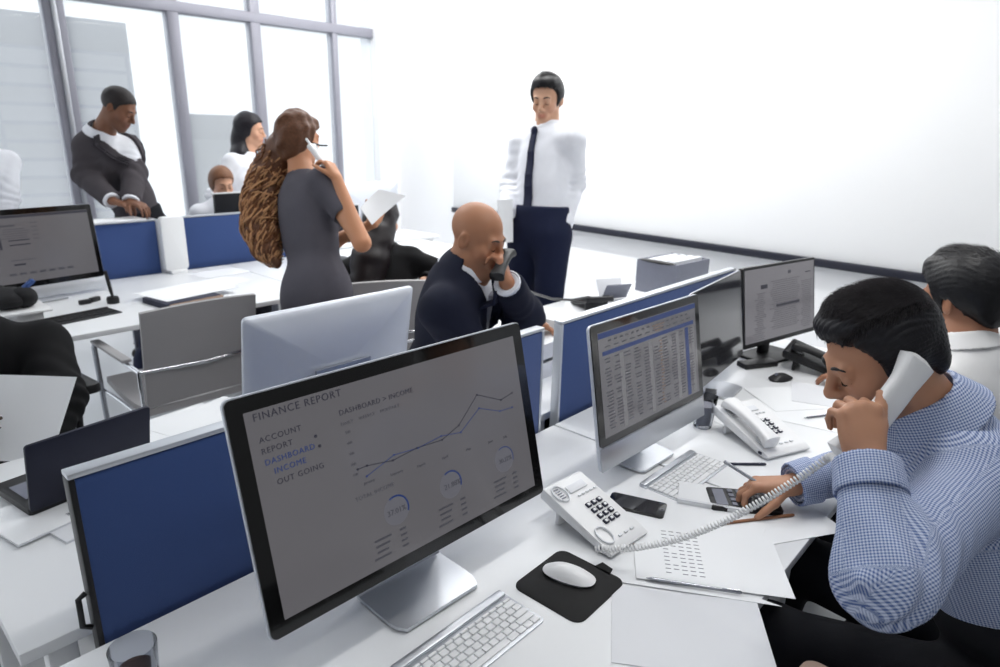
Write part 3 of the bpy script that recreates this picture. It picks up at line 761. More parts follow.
MB().box((0,0,.011),(.10,.10,.022),bev=.004).build('foot',M['white_plastic'],wp)
# black pile on a tray at the left border
tr = thing('document_tray','white document tray at the left edge of the far desk','tray',(.68,3.68,DZ))
MB().box((0,0,.055),(.22,.32,.012),bev=.003).box((0,0,.025),(.16,.24,.05),bev=.004).build('tray',M['white_plastic'],tr)
cb = thing('camera_bag','black bag with a painted blue buckle on the document tray','bag',(.67,3.68,DZ+.061))
b_ = MB(); 
for (x,y,z,a,b,c) in ((-.02,0,.045,.10,.12,.05),(.04,-.05,.05,.055,.06,.05),(-.05,.06,.06,.06,.07,.045)): b_.ball((x,y,z-.002),(a,b,c))
b_.build('body',M['black_fabric'],cb)
MB().box((.06,-.05,.10),(.075,.025,.02),rot=(0,-.6,.3),bev=.004).build('glint',mat('blue_glint',(70,95,150),.3,metal=.8,vary=.05),cb)  # blue metal piece stands in for a bluish glint on the bag
bag = thing('shoulder_bag','dark navy bag on the floor under the far left desk','bag',(1.48,4.3,0),.3)
MB().ball((0,0,.17),(.16,.09,.17)).build('body',M['navy'],bag); MB().tube([(-.1,0,.3),(-.08,0,.42),(.08,0,.42),(.1,0,.3)],.012).build('strap',M['navy'],bag)
# papers on the partition top, at the leaning man's hands
slab('paper_sheet','white papers balanced on top of the far blue partition','paper',rot_rect(1.38,4.40,.30,.18,.05),1.0655,.008,'paper')

# ------------------------------------------------------------------ chairs
def sling_chair(label, loc, rz, m='leather', group=None, sc=1.):
    """low-backed leather armchair on a flat chrome frame; it faces +y"""
    t = thing('leather_armchair', label, 'chair', loc, rz, group)
    w = .5
    def fb(u,v): # back: leans backwards towards -y
        z = .44+.44*v; return Vector(((u-.5)*w,-.235-.07*v-.012*math.sin(PI*u),z+.012*math.cos((u-.5)*3)))
    MB().grid(fb,16,14,th=.018).build('backrest',M[m],t)
    def fs(u,v): return Vector(((u-.5)*w,-.24+.5*v,.44-.025*math.sin(PI*v)+.02*v))
    MB().grid(fs,14,14,th=.03).build('seat',M[m],t)
    MB().tube([(-w/2-.02,-.26,.62),(0,-.29,.615),(w/2+.02,-.26,.62)],.010,12).build('back_rail',M['chrome'],t)
    for s in (-1,1):
        x = s*(w/2+.02)
        MB().tube([(x,-.26,.62),(x+s*.012,-.2,.635),(x+s*.015,.10,.645),(x+s*.015,.22,.645)],.010,12).build('arm_tube',M['chrome'],t)
        MB().box((x+s*.015,.02,.656),(.04,.40,.016),bev=.006).build('armrest',M[m],t)
        MB().tube([(x+s*.015,.22,.645),(x+s*.015,.245,.62),(x+s*.01,.25,.3),(x,.26,.012)],.012,12).build('front_leg',M['steel'],t)
        MB().tube([(x,-.26,.62),(x,-.255,.3),(x,-.25,.012)],.011,12).build('rear_leg',M['chrome'],t)
        MB().tube([(x,.25,.40),(x,0,.405),(x,-.255,.40)],.009,10).build('side_rail',M['chrome'],t)
    return t
ch1 = sling_chair('empty grey-beige leather armchair standing with its back to the viewer',(1.17,3.10,0),0)
def office_chair(label, loc, rz, m='black_fabric', arm='black', name='office_chair', hb=.5, arms=True, ah=0.):
    """swivel chair facing +y"""
    t = thing(name, label, 'chair', loc, rz)
    def fb(u,v):
        x=(u-.5)*(.46-.05*v*v); return Vector((x,-.24-.10*v+.05*(2*u-1)**2,.50+hb*v))
    g = MB().grid(fb,14,12,th=.04); g.build('backrest',M[m],t)
    MB().prism(rrect(.48,.48,.08),.43,.49,bev=.02).build('seat',M[m],t)
    MB().tube([(0,-.22,.46),(0,-.30,.47),(0,-.31,.62)],.02,10).build('back_support',M['black'],t)
    MB().cyl((0,0,.27),.028,.32).build('gas_column',M['black'],t)
    for k in range(5):
        a = 2*PI*k/5+.3
        l = MB().tube([(0,0,.10),(.16*math.cos(a),.16*math.sin(a),.09),(.30*math.cos(a),.30*math.sin(a),.065)],[.03,.022,.016],10).build('base_arm',M['black'],t)
        MB().cyl((.30*math.cos(a),.30*math.sin(a),.03),.03,.045,rot=(PI/2,0,a)).build('caster',M['black'],l)
    if arms:
        for s in (-1,1):
            a_ = MB().tube([(s*.22,0,.45),(s*.275,0,.47),(s*.285,0,.66-ah)],.014,10).build('arm_post',M['black'],t)
            MB().prism(rrect(.07,.26,.03),.655-ah,.69-ah,bev=.012).build('armrest',M[arm],t,loc=(s*.285,.03,0))
    return t
# ------------------------------------------------------------------ people: smooth solids polygonised on a grid
def nv(v): v = np.asarray(v, float); return v/np.linalg.norm(v)
class Solid:
    def __init__(s, lo, hi, h):
        s.h = h; s.lo = np.asarray(lo, float); n = np.ceil((np.asarray(hi)-s.lo)/h).astype(int)+1
        s.n = n; s.ax = [(s.lo[i]+h*np.arange(n[i])).astype(np.float32) for i in range(3)]
        s.F = np.full(n, .08, np.float32)
    def win(s, lo, hi):
        a = np.clip(np.floor((np.asarray(lo)-s.lo)/s.h).astype(int), 0, s.n); b = np.clip(np.ceil((np.asarray(hi)-s.lo)/s.h).astype(int)+1, 0, s.n)
        if np.any(b-a < 1): return None
        sl = tuple(slice(a[i], b[i]) for i in range(3))
        return sl, (s.ax[0][sl[0]][:,None,None], s.ax[1][sl[1]][None,:,None], s.ax[2][sl[2]][None,None,:])
    def add(s, prim, k=.015, sub=False):
        fn, lo, hi = prim; m = k+.02
        w = s.win(lo-m, hi+m)
        if w is None: return s
        sl, p = w; d = fn(*p).astype(np.float32); F = s.F[sl]
        if sub:
            d = -d; hh = np.maximum(k-np.abs(F-d), 0)/k; s.F[sl] = np.maximum(F, d)+hh*hh*k*.25
        else:
            hh = np.maximum(k-np.abs(F-d), 0)/k; s.F[sl] = np.minimum(F, d)-hh*hh*k*.25
        return s
    def cut(s, point, normal):
        """remove everything on the normal's side of the plane"""
        p = np.asarray(point, float); n = nv(normal)
        d = (s.ax[0][:,None,None]-p[0])*n[0]+(s.ax[1][None,:,None]-p[1])*n[1]+(s.ax[2][None,None,:]-p[2])*n[2]
        s.F = np.maximum(s.F, d.astype(np.float32)); return s
    def each(s, fn):
        s.F = fn(s.F, s.ax[0][:,None,None], s.ax[1][None,:,None], s.ax[2][None,None,:]).astype(np.float32); return s
    def mesh(s):
        F = s.F; S = F < 0
        F = F.copy(); 
        c = np.zeros(tuple(s.n-1), np.int8)
        for dx in (0,1):
            for dy in (0,1):
                for dz in (0,1):
                    c += S[dx:s.n[0]-1+dx, dy:s.n[1]-1+dy, dz:s.n[2]-1+dz]
        act = (c > 0) & (c < 8); I = np.argwhere(act); N = len(I)
        idx = np.full(c.shape, -1, np.int32); idx[act] = np.arange(N)
        acc = np.zeros((N,3)); cnt = np.zeros(N)
        offs = [(a,b,d) for a in (0,1) for b in (0,1) for d in (0,1)]
        V = {o: F[I[:,0]+o[0], I[:,1]+o[1], I[:,2]+o[2]] for o in offs}
        for o in offs:
            for ax in range(3):
                if o[ax]: continue
                q = list(o); q[ax] = 1; q = tuple(q); f0, f1 = V[o], V[q]
                m = (f0 < 0) != (f1 < 0); t = np.where(m, f0/np.where(m, f0-f1, 1), 0)
                for j in range(3): acc[:,j] += np.where(m, o[j]+(t if j == ax else 0), 0)
                cnt += m
        P = s.lo+(I+acc/cnt[:,None])*s.h
        faces = []
        for ax in range(3):
            b, d = [(1,2),(2,0),(0,1)][ax]
            sa = [slice(None)]*3; sb = [slice(None)]*3; sa[ax] = slice(0,-1); sb[ax] = slice(1,None)
            A, B = S[tuple(sa)], S[tuple(sb)]; E = np.argwhere(A != B)
            E = E[(E[:,b] > 0) & (E[:,d] > 0) & (E[:,b] < s.n[b]-1) & (E[:,d] < s.n[d]-1)]
            if not len(E): continue
            ins = A[tuple(E.T)]
            def g(ob, od):
                Q = E.copy(); Q[:,b] -= ob; Q[:,d] -= od; return idx[tuple(Q.T)]
            q = np.stack([g(1,1), g(0,1), g(0,0), g(1,0)], 1)
            q[~ins] = q[~ins][:,::-1]; faces.append(q)
        return P, np.concatenate(faces)
def to_mesh(name, P, Q, color=None, uv=None):
    me = bpy.data.meshes.new(name); n, f = len(P), len(Q)
    me.vertices.add(n); me.vertices.foreach_set('co', np.ascontiguousarray(P, np.float32).ravel())
    me.loops.add(f*4); me.loops.foreach_set('vertex_index', np.ascontiguousarray(Q, np.int32).ravel())
    me.polygons.add(f); me.polygons.foreach_set('loop_start', np.arange(0, f*4, 4, dtype=np.int32))
    me.update(calc_edges=True); me.validate()
    me.polygons.foreach_set('use_smooth', np.ones(len(me.polygons), bool))
    if color is not None:
        a = me.attributes.new('tint', 'FLOAT_COLOR', 'POINT'); a.data.foreach_set('color', np.c_[color, np.ones(n)].astype(np.float32).ravel())
    if uv is not None:
        a = me.attributes.new('cloth', 'FLOAT_VECTOR', 'POINT'); a.data.foreach_set('vector', uv.astype(np.float32).ravel())
    return me
def relax(P, Q, it=2, lam=.5):
    for _ in range(it):
        acc = np.zeros_like(P); cnt = np.zeros(len(P))
        for i in range(4):
            a, b = Q[:,i], Q[:,(i+1) % 4]
            for j in range(3):
                acc[:,j] += np.bincount(a, P[b,j], len(P))+np.bincount(b, P[a,j], len(P))
            cnt += np.bincount(a, minlength=len(P))+np.bincount(b, minlength=len(P))
        P = P+(acc/np.maximum(cnt,1)[:,None]-P)*lam
    return P
# primitives: (distance function, box lo, box hi)
def cap(a, b, ra, rb=None):
    a = np.asarray(a, float); b = np.asarray(b, float); rb = ra if rb is None else rb; ab = b-a; L2 = max(ab@ab, 1e-9); r = max(ra, rb)
    def fn(x, y, z):
        px, py, pz = x-a[0], y-a[1], z-a[2]
        t = np.clip((px*ab[0]+py*ab[1]+pz*ab[2])/L2, 0, 1)
        return np.sqrt((px-t*ab[0])**2+(py-t*ab[1])**2+(pz-t*ab[2])**2)-(ra+(rb-ra)*t)
    return fn, np.minimum(a, b)-r, np.maximum(a, b)+r
def ell(c, r, Rm=None):
    c = np.asarray(c, float); r = np.asarray(r, float); Rm = np.eye(3) if Rm is None else np.asarray(Rm)  # columns = axes
    def fn(x, y, z):
        px, py, pz = x-c[0], y-c[1], z-c[2]
        q = [px*Rm[0,i]+py*Rm[1,i]+pz*Rm[2,i] for i in range(3)]
        k0 = np.sqrt(sum((q[i]/r[i])**2 for i in range(3))); k1 = np.sqrt(sum((q[i]/r[i]**2)**2 for i in range(3)))
        return np.where(k1 > 1e-6, k0*(k0-1)/np.maximum(k1, 1e-6), -r.min())
    e = np.sqrt(((Rm*r)**2).sum(1)); return fn, c-e, c+e
def rbx(c, hs, Rm, rad=.004):
    c = np.asarray(c, float); hs = np.asarray(hs, float)-rad; Rm = np.asarray(Rm)
    def fn(x, y, z):
        px, py, pz = x-c[0], y-c[1], z-c[2]
        q = [np.abs(px*Rm[0,i]+py*Rm[1,i]+pz*Rm[2,i])-hs[i] for i in range(3)]
        return np.sqrt(sum(np.maximum(v, 0)**2 for v in q))+np.minimum(np.maximum(np.maximum(q[0], q[1]), q[2]), 0)-rad
    e = (np.abs(Rm)*(hs+rad)).sum(1); return fn, c-e, c+e
def band(c, axis, front, R0, R1, H, th=.004, flat=.85):
    """open conical band (collar, cuff): radius R0 at the bottom, R1 at the top; FLAT squeezes it along front"""
    c = np.asarray(c, float); u = nv(axis); f = nv(np.asarray(front)-u*(np.asarray(front)@u)); s_ = np.cross(f, u)
    def fn(x, y, z):
        px, py, pz = x-c[0], y-c[1], z-c[2]
        h = px*u[0]+py*u[1]+pz*u[2]; a = (px*f[0]+py*f[1]+pz*f[2])/flat; b = px*s_[0]+py*s_[1]+pz*s_[2]
        rho = np.sqrt(a*a+b*b)
        return np.maximum(np.abs(rho-(R0+(R1-R0)*np.clip(h/H+.5, 0, 1)))-th, np.abs(h)-H/2)
    m = max(R0, R1)+H; return fn, c-m, c+m
def waves(x, y, z, seed, n=6, k=(25,60)):
    r = np.random.RandomState(seed); out = 0
    for i in range(n):
        d = r.normal(size=3); d *= r.uniform(*k)/np.linalg.norm(d)
        out = out+np.sin(d[0]*x+d[1]*y+d[2]*z+r.uniform(0, 6.3))
    return out/n
def ik(a, b, l1, l2, pole):
    a, b = np.asarray(a, float), np.asarray(b, float); d = b-a; L = np.linalg.norm(d); u = d/L
    k = max(1., L/(l1+l2)*1.001); l1, l2 = l1*k, l2*k
    t = (l1*l1-l2*l2+L*L)/(2*L); h = math.sqrt(max(l1*l1-t*t, 0))
    p = np.asarray(pole, float); p = p-u*(p@u); return a+u*t+nv(p)*h

def skin_material(name, rgb, rough=.5):
    m = mat(name, rgb, rough, bump=.06, bscale=350)
    nt = m.node_tree; b = nt.nodes['Principled BSDF']
    b.inputs['Subsurface Weight'].default_value = .12; b.inputs['Subsurface Radius'].default_value = (.012,.005,.003)
    a = nt.nodes.new('ShaderNodeAttribute'); a.attribute_name = 'tint'
    x = nt.nodes.new('ShaderNodeMix'); x.data_type = 'RGBA'; x.blend_type = 'MULTIPLY'; x.inputs[0].default_value = 1
    x.inputs[6].default_value = lin(rgb)+(1,); nt.links.new(a.outputs['Color'], x.inputs[7]); nt.links.new(x.outputs[2], b.inputs['Base Color'])
    return m
def cloth_material(name, rgb, rough=.85, bump=.3, bscale=500):
    return mat(name, rgb, rough, bump=bump, bscale=bscale, vary=.05, vscale=25, spec=.25)
def check_material(name, light, dark, per):
    m = mat(name, light, .8, spec=.25, bump=.1, bscale=600); nt = m.node_tree; b = nt.nodes['Principled BSDF']
    a = nt.nodes.new('ShaderNodeAttribute'); a.attribute_name = 'cloth'; sp = nt.nodes.new('ShaderNodeSeparateXYZ'); nt.links.new(a.outputs['Vector'], sp.inputs[0])
    outs = []
    for i in range(2):
        mu_ = nt.nodes.new('ShaderNodeMath'); mu_.operation = 'MULTIPLY'; mu_.inputs[1].default_value = 2*PI/per; nt.links.new(sp.outputs[i], mu_.inputs[0])
        si = nt.nodes.new('ShaderNodeMath'); si.operation = 'SINE'; nt.links.new(mu_.outputs[0], si.inputs[0])
        r = nt.nodes.new('ShaderNodeMapRange'); r.inputs[1].default_value = -.35; r.inputs[2].default_value = .35; nt.links.new(si.outputs[0], r.inputs[0]); outs.append(r.outputs[0])
    ad = nt.nodes.new('ShaderNodeMath'); ad.operation = 'ADD'; nt.links.new(outs[0], ad.inputs[0]); nt.links.new(outs[1], ad.inputs[1])
    hf = nt.nodes.new('ShaderNodeMath'); hf.operation = 'MULTIPLY'; hf.inputs[1].default_value = .5; nt.links.new(ad.outputs[0], hf.inputs[0])
    x = nt.nodes.new('ShaderNodeMix'); x.data_type = 'RGBA'; x.inputs[6].default_value = lin(light)+(1,); x.inputs[7].default_value = lin(dark)+(1,)
    nt.links.new(hf.outputs[0], x.inputs[0]); nt.links.new(x.outputs[2], b.inputs['Base Color']); return m
def hair_material(name, rgb, rough=.45, vary=.35):
    if (name, rgb) in HM: return HM[(name, rgb)]
    m = mat(name, rgb, rough, bump=.35, bscale=260, vary=vary, vscale=90, spec=.35); HM[(name, rgb)] = m; return m

HM = {}
HAIRLINES = {'short': ([-.11,-.08,-.05,-.02,.0,.006,.020,.028,.042,.060,.085,.12],[-.075,-.07,-.045,.012,.014,-.030,-.030,.022,.058,.076,.084,.088]),
             'buzz': ([-.11,-.08,-.05,-.02,.0,.006,.020,.028,.045,.065,.085,.12],[-.06,-.055,-.03,.014,.016,-.012,-.012,.03,.055,.072,.078,.08]),
             'long': ([-.11,-.05,.0,.02,.03,.045,.065,.085,.12],[-.2,-.2,-.15,-.02,.03,.055,.070,.078,.08])}
def person(label, root, J, skin, scale=1., res=.006, hair='short', hair_rgb=(24,22,24), hair_th=.012, hair_fn=None, tops=(), legs=True, bottoms=None, shoes=None,
           face=1., stubble=0., female=False, eyes=True, down=.0, extra=None, bodyfat=0., chest_w=1., group=None, lashes=None, uv_checks=False, hair_res=None, bake_legs=True, collar=None, hair_ridge=.0010, closed=True, waist=.27, curl=None):
    """One figure. J holds world positions: pelvis, neck, head, fwd (chest direction), face, up, wrL/wrR, poles, hands, anL/anR ..."""
    s = scale; A = {k: (np.asarray(v, float) if not isinstance(v, dict) else v) for k, v in J.items()}
    pel, nk = A['pelvis'], A['neck']; up = nv(nk-pel)
    fw = nv(A['fwd']-up*(A['fwd']@up)); rt = np.cross(fw, up)
    sw = (.165 if female else .188)*s*chest_w
    srt = nv(A['srt']) if 'srt' in A else rt
    shR = A.get('shR', nk+srt*sw-up*.055*s); shL = A.get('shL', nk-srt*sw-up*.055*s)
    T = np.stack([rt, fw, up], 1)
    L1, L2 = .285*s, .255*s
    wr = {'R': A['wrR'], 'L': A['wrL']}; sh = {'R': shR, 'L': shL}
    el = {q: A['el'+q] if 'el'+q in A else ik(sh[q], wr[q], L1, L2, A.get('pole'+q, -up-fw*.3+(rt if q == 'R' else -rt)*.5)) for q in 'RL'}
    hw = .095*s
    hip = {'R': pel+np.array(rt)*hw-up*.03*s, 'L': pel-rt*hw-up*.03*s}
    if 'hfwd' in A:
        hf = nv(A['hfwd']); hr = np.cross(hf, [0,0,1.]); hip = {'R': pel+hr*hw-np.array([0,0,.02*s]), 'L': pel-hr*hw-np.array([0,0,.02*s])}
    else: hf = fw; hr = rt
    if legs:
        an = {'R': A['anR'], 'L': A['anL']}
        kn = {q: A['kn'+q] if 'kn'+q in A else ik(hip[q], an[q], .43*s, .42*s, hf+np.array([0,0,.15])) for q in 'RL'}
    # head frame
    f = nv(A['face']); u = A.get('up', np.array([0,0,1.])); u = nv(u-f*(u@f)); r_ = np.cross(f, u); Hm = np.stack([r_, f, u], 1); hc = A['head']; hs = s*.96
    def H(x, y, z): return hc+Hm@(np.array([x, y, z])*hs)
    lo = np.min([hc-.16*s, nk-.2, pel-.25, wr['R']-.2*s, wr['L']-.2*s, el['R']-.1, el['L']-.1, shR-.12, shL-.12]+([an['R']-.12, an['L']-.12, hip['R']-.16]+[np.minimum(kn[q]-.1, an[q]+hf*.2-.06) for q in 'RL'] if legs else []), 0)
    hi = np.max([hc+.17*s, nk+.2, pel+.25, wr['R']+.2*s, wr['L']+.2*s, el['R']+.1, el['L']+.1, shR+.12, shL+.12]+([kn['R']+.12, kn['L']+.12, np.maximum(an['R'], an['L'])+.1]+[an[q]+hf*.2+.06 for q in 'RL'] if legs else []), 0)
    root = np.asarray(root, float)
    t = thing('person', label, 'person', tuple(root), 0, group)
    def emit(name, sol, m, rel=1, color=None, uv=None, parent=None, lam=.5):
        P, Q = sol.mesh(); P = relax(P, Q, rel, lam) if rel else P
        me = to_mesh(name, P-root, Q, None if color is None else color(P), None if uv is None else uv(P))
        o = bpy.data.objects.new(name, me); C.objects.link(o); me.materials.append(m); o.parent = parent or t; return o
    # ---------------- body
    def torso(inf=0.):
        spine = lambda k, fo=0.: pel+(nk-pel)*k+fw*fo*s
        cw = chest_w; bf = bodyfat
        L = [(ell(spine(.70, .0), np.array([.158*cw, .108, .20])*s+inf, T), .06*s), (ell(spine(.36, .005), np.array([.138+bf, .098+bf, .17])*s+inf, T), .06*s),
             (ell(spine(.04, -.005), np.array([.165 if female else .15, .112, .125])*s+inf, T), .06*s), (cap(shL, shR, .052*s+inf), .05*s),
             (cap(spine(.98, -.01), nk+(hc-nk)*.3, .06*s+inf, .05*s+inf), .03*s)]
        if female:
            for q in (-1, 1): L.append((ell(spine(.66, .085)+rt*q*.07*s, np.array([.055, .05, .055])*s+inf, T), .04*s))
        return L
    def arm(q, inf=0., inf2=None, upto=1.):
        inf2 = inf if inf2 is None else inf2; e, w = el[q], wr[q]; k = .86 if female else 1.
        L = [(cap(sh[q], e, .051*s*k+inf, .041*s*k+inf), .04*s)]
        if upto > 0: L.append((cap(e, e+(w-e)*upto, .041*s*k+inf, (.041+(.027-.041)*upto)*s*k+inf2), .03*s))
        return L
    def leg(q, inf=0., lo_inf=None):
        lo_inf = inf if lo_inf is None else lo_inf
        return [(cap(hip[q], kn[q], .084*s+inf, .056*s+inf), .05*s), (cap(kn[q], kn[q]+(an[q]-kn[q])*.4, .055*s+inf, .055*s+(inf+lo_inf)/2), .03*s), (cap(kn[q]+(an[q]-kn[q])*.35, an[q], .055*s+inf, .038*s+lo_inf), .03*s)]
    def hand(q, spec):
        d = nv(spec['d']); n = np.asarray(spec['n'], float); n = nv(n-d*(n@d)); th = np.cross(d, n)*(1 if q == 'R' else -1); w = wr[q]; k = s*(.9 if female else 1.); out = []
        curl = spec.get('curl', [(25,30,20)]*4); spread = spec.get('spread', (6,2,-3,-8)); kn_ = []
        for i, (off, fl, fx) in enumerate(zip((.030,.010,-.010,-.029), (.074,.082,.076,.060), (.083,.088,.084,.076))):
            b = w+(d*fx+th*off-n*(.003 if i in (0,3) else 0))*k; kn_.append(b); r0 = (.0092,.0094,.009,.0078)[i]*k
            out.append((cap(w+(d*.005+th*off*.55)*k, b, .0165*k, r0*1.16), .012*k))
            out.append((cap(b-n*.0022*k, b+d*.004*k-n*.002*k, r0*1.12), .006*k))
            c = curl[i]; ang = 0; p = b; dd = nv(d+th*math.tan(math.radians(spread[i])))
            for j, fr in enumerate((.45,.30,.25)):
                ang += math.radians(c[j]); v = dd*math.cos(ang)+n*math.sin(ang); e = p+v*fl*fr*k
                out.append((cap(p, e, r0*(1-.09*j), r0*(.93-.1*j)), .0035*k)); p = e
        out.append((ell(w+(d*.045-th*.004)*k, np.array([.034,.05,.0155])*k, np.stack([th, d, n], 1)), .012*k))
        tc = spec.get('thumb', (.75,.6,.35)); tb = w+(d*.022+th*.022+n*.008)*k; v = nv(th*tc[0]+d*tc[1]+n*tc[2]); m1 = tb+v*.042*k
        v2 = nv(v+d*spec.get('tb', .5)+n*spec.get('tn', .25)); m2 = m1+v2*.032*k; m3 = m2+nv(v2+d*.15+n*.1)*.024*k
        out += [(cap(tb, m1, .0155*k, .0112*k), .012*k), (cap(m1, m2, .0108*k, .0098*k), .004*k), (cap(m2, m3, .0098*k, .008*k), .003*k)]
        return out
    B = Solid(lo, hi, res)
    # skull and face
    for p, k in ((ell(H(0,-.012,.045), np.array([.076,.097,.086])*hs, Hm), .01), (ell(H(0,.026,-.030), np.array([.060,.066,.084])*hs*np.array([face,1,1]), Hm), .03),
                 (ell(H(0,.070,-.096), np.array([.024,.020,.020])*hs, Hm), .03), (cap(H(-.046*face,.012,-.066), H(0,.062,-.100), .019*hs, .019*hs), .02), (cap(H(.046*face,.012,-.066), H(0,.062,-.100), .019*hs, .019*hs), .02),
                 (ell(H(.040,.058,-.022), np.array([.024,.026,.024])*hs, Hm), .02), (ell(H(-.040,.058,-.022), np.array([.024,.026,.024])*hs, Hm), .02),
                 (cap(H(-.034,.083,.027), H(.034,.083,.027), .012*hs), .015)):
        B.add(p, k*hs)
    for q in (-1, 1): B.add(ell(H(q*.032,.099,.006), np.array([.019,.016,.014])*hs, Hm), .014*hs, sub=True)
    for q in (-1, 1):
        B.add(ell(H(q*.031,.078,.005), np.array([.0142,.0142,.0142])*hs, Hm), .003*hs)       # lids
        B.add(cap(H(q*.018,.089,.0185-.004), H(q*.044,.082,.0165-.004), .0045*hs), .006*hs)
        B.add(cap(H(q*.020,.088,-.006), H(q*.042,.083,-.005), .0032*hs), .006*hs)
    for p, k in ((cap(H(0,.090,.022), H(0,.112,-.020), .0085*hs, .0105*hs), .012), (ell(H(0,.112,-.026), np.array([.0125,.0115,.010])*hs, Hm), .010),
                 (ell(H(.0125,.101,-.030), np.array([.0085,.011,.0085])*hs, Hm), .007), (ell(H(-.0125,.101,-.030), np.array([.0085,.011,.0085])*hs, Hm), .007),
                 (ell(H(0,.084,-.058), np.array([.03,.014,.024])*hs, Hm), .015),
                 (cap(H(-.020,.090,-.0565), H(0,.0985,-.0535), .0042*hs, .0062*hs), .006), (cap(H(.020,.090,-.0565), H(0,.0985,-.0535), .0042*hs, .0062*hs), .006), (cap(H(-.017,.0895,-.068), H(.017,.0895,-.068), .0070*hs), .006)):
        B.add(p, k*hs)
    B.add(cap(H(-.024,.094,-.0615), H(.024,.094,-.0615), .0022*hs), .004*hs, sub=True)
    for q in (-1, 1):
        if hair == 'long' and female: break
        for p in (ell(H(q*.006,.108,-.0385), np.array([.0035,.005,.004])*hs, Hm),): B.add(p, .004*hs, sub=True)
        Er = Hm@np.array([[math.cos(q*.35),-math.sin(q*.35),0],[math.sin(q*.35),math.cos(q*.35),0],[0,0,1]])
        B.add(ell(H(q*.079,-.010,.002), np.array([.009,.019,.032])*hs, Er), .008*hs)
        B.add(ell(H(q*.088,-.006,.006), np.array([.006,.010,.017])*hs, Er), .006*hs, sub=True)
    nb = nk+up*.0
    B.add(cap(nb, H(0,-.022,-.05), (.050 if female else .060)*s, (.046 if female else .055)*s), .03*s)
    for p, k in torso(): B.add(p, k)
    for q in 'RL':
        for p, k in arm(q): B.add(p, k)
        if 'hand'+q in A:
            for p, k in hand(q, A['hand'+q]): B.add(p, k)
        if legs:
            for p, k in leg(q, -.008): B.add(p, k)
            B.add(cap(an[q]-np.array([0,0,.03*s]), an[q]+hf*.13*s-np.array([0,0,.055*s]), .034*s, .026*s), .03*s)
    def tint(P):
        L = ((P-hc)@Hm)/hs; x, y, z = L.T; c = np.ones((len(P), 3))
        lip = np.exp(-((x/.024)**4)-(((z+.061)/.0125)**4))*(y > .075); c *= 1-lip[:,None]*np.array([.10,.38,.36])
        if stubble:
            w = np.clip((-.030-z)/.02, 0, 1)*np.clip((y+.0)/.03, 0, 1)*(np.linalg.norm(L, axis=1) < .16)*(1-lip)
            w = np.maximum(w, np.exp(-((x/.032)**4)-(((z+.046)/.009)**2))*(y > .07)); c *= 1-(w*stubble)[:,None]*np.array([.55,.5,.42])
        chk = np.exp(-((np.abs(x)-.045)/.02)**2-((z+.03)/.025)**2)*(y > .02); c *= 1-chk[:,None]*np.array([0,.09,.09])
        far = np.linalg.norm(P-hc, axis=1) > .2*s
        for q in 'RL': # knuckle redness
            pass
        return c
    body = emit('body', B, skin, 2, tint, lam=.4); del B
    # ---------------- face details
    if eyes:
        for q in (-1, 1) if closed else ():
            e_ = MB(); pts = [tuple(H(q*(.0185+.026*k/8), .0925-.0105*((k-3.2)/4.8)**2-.0008*k*.2, .0005-.0042*math.sin(PI*k/8))-root) for k in range(9)]
            e_.tube(pts, [(.0008+.0012*math.sin(PI*k/8))*hs for k in range(9)], 6); e_.build('eyelashes', M['iris'], t)
        for q in () if closed else (-1, 1):
            m_ = MB().ball((0,0,0), (.0128*hs,)*3, n=20); o = m_.build('eye', M['eye_white'], t, loc=tuple(H(q*.031,.0800,.0045)-root))
            ir = MB().ball((0,0,0), (.0064*hs, .0064*hs, .0032*hs), rot=Vector(f).to_track_quat('Z','Y').to_matrix(), n=16)
            gz = nv(f-np.array(u)*down); ir.build('iris', M['iris'], o, loc=tuple(gz*.0112*hs))
        for q in (-1, 1):
            b_ = MB(); pts = [tuple(H(q*(.014+.034*k/6), .0965-.013*(k/6)**1.6, .027+.0065*math.sin(PI*min(1,k/6*.8+.1)))-root) for k in range(7)]
            b_.tube(pts, [.0022*hs,.0034*hs,.0036*hs,.0034*hs,.003*hs,.0024*hs,.0012*hs], 8); b_.build('eyebrow', hair_material('eyebrow_hair', tuple(int(v*.9) for v in hair_rgb)), t)
    # ---------------- hair
    if hair:
        hl = HAIRLINES.get(hair, HAIRLINES['short']); hr_ = hair_res or max(res*.8, .003)
        lo_, hi_ = hc-.2*s, hc+.2*s
        if hair_fn: lo_, hi_ = hair_fn['box']
        S = Solid(lo_, hi_, hr_)
        S.add(ell(H(0,-.012,.045), np.array([.076+hair_th,.097+hair_th,.086+hair_th])*hs, Hm), .01)
        if hair == 'short': S.add(ell(H(0,.045,.108), np.array([.056,.045,.026])*hs, Hm), .03*hs); S.add(ell(H(0,-.075,-.01), np.array([.062,.032,.06])*hs, Hm), .02*hs)
        if hair == 'long': S.add(ell(H(0,-.05,.0), np.array([.085,.075,.10])*hs, Hm), .03*hs)
        X, Y, Z = np.meshgrid(*S.ax, indexing='ij'); L = (np.stack([X.ravel()-hc[0], Y.ravel()-hc[1], Z.ravel()-hc[2]], 1)@Hm)/hs; del X, Y, Z
        x, y, z = [v.reshape(S.F.shape) for v in L.T]; del L
        lineh = np.interp(y, *hl)+.006*np.sin(x*260+3*np.sin(y*90))*np.sin(y*190+x*60)+.012*(np.abs(x) < .05)*(y > .05)*(-1+np.abs(x)/.05)*-.4
        S.F = np.maximum(S.F, ((lineh-z)*.7*hs).astype(np.float32))
        a_ = np.arctan2(x, z-.02)
        S.F = S.F-(hair_ridge*s*np.sin(a_*52+2.5*np.sin(y*45)+2*np.sin(z*40))*np.clip((z+.02)/.05, .3, 1)+.8*hair_ridge*s*np.sin(a_*97+y*60+1.5*np.sin(z*70))).astype(np.float32)
        if hair_fn: hair_fn['fn'](S, H, s)
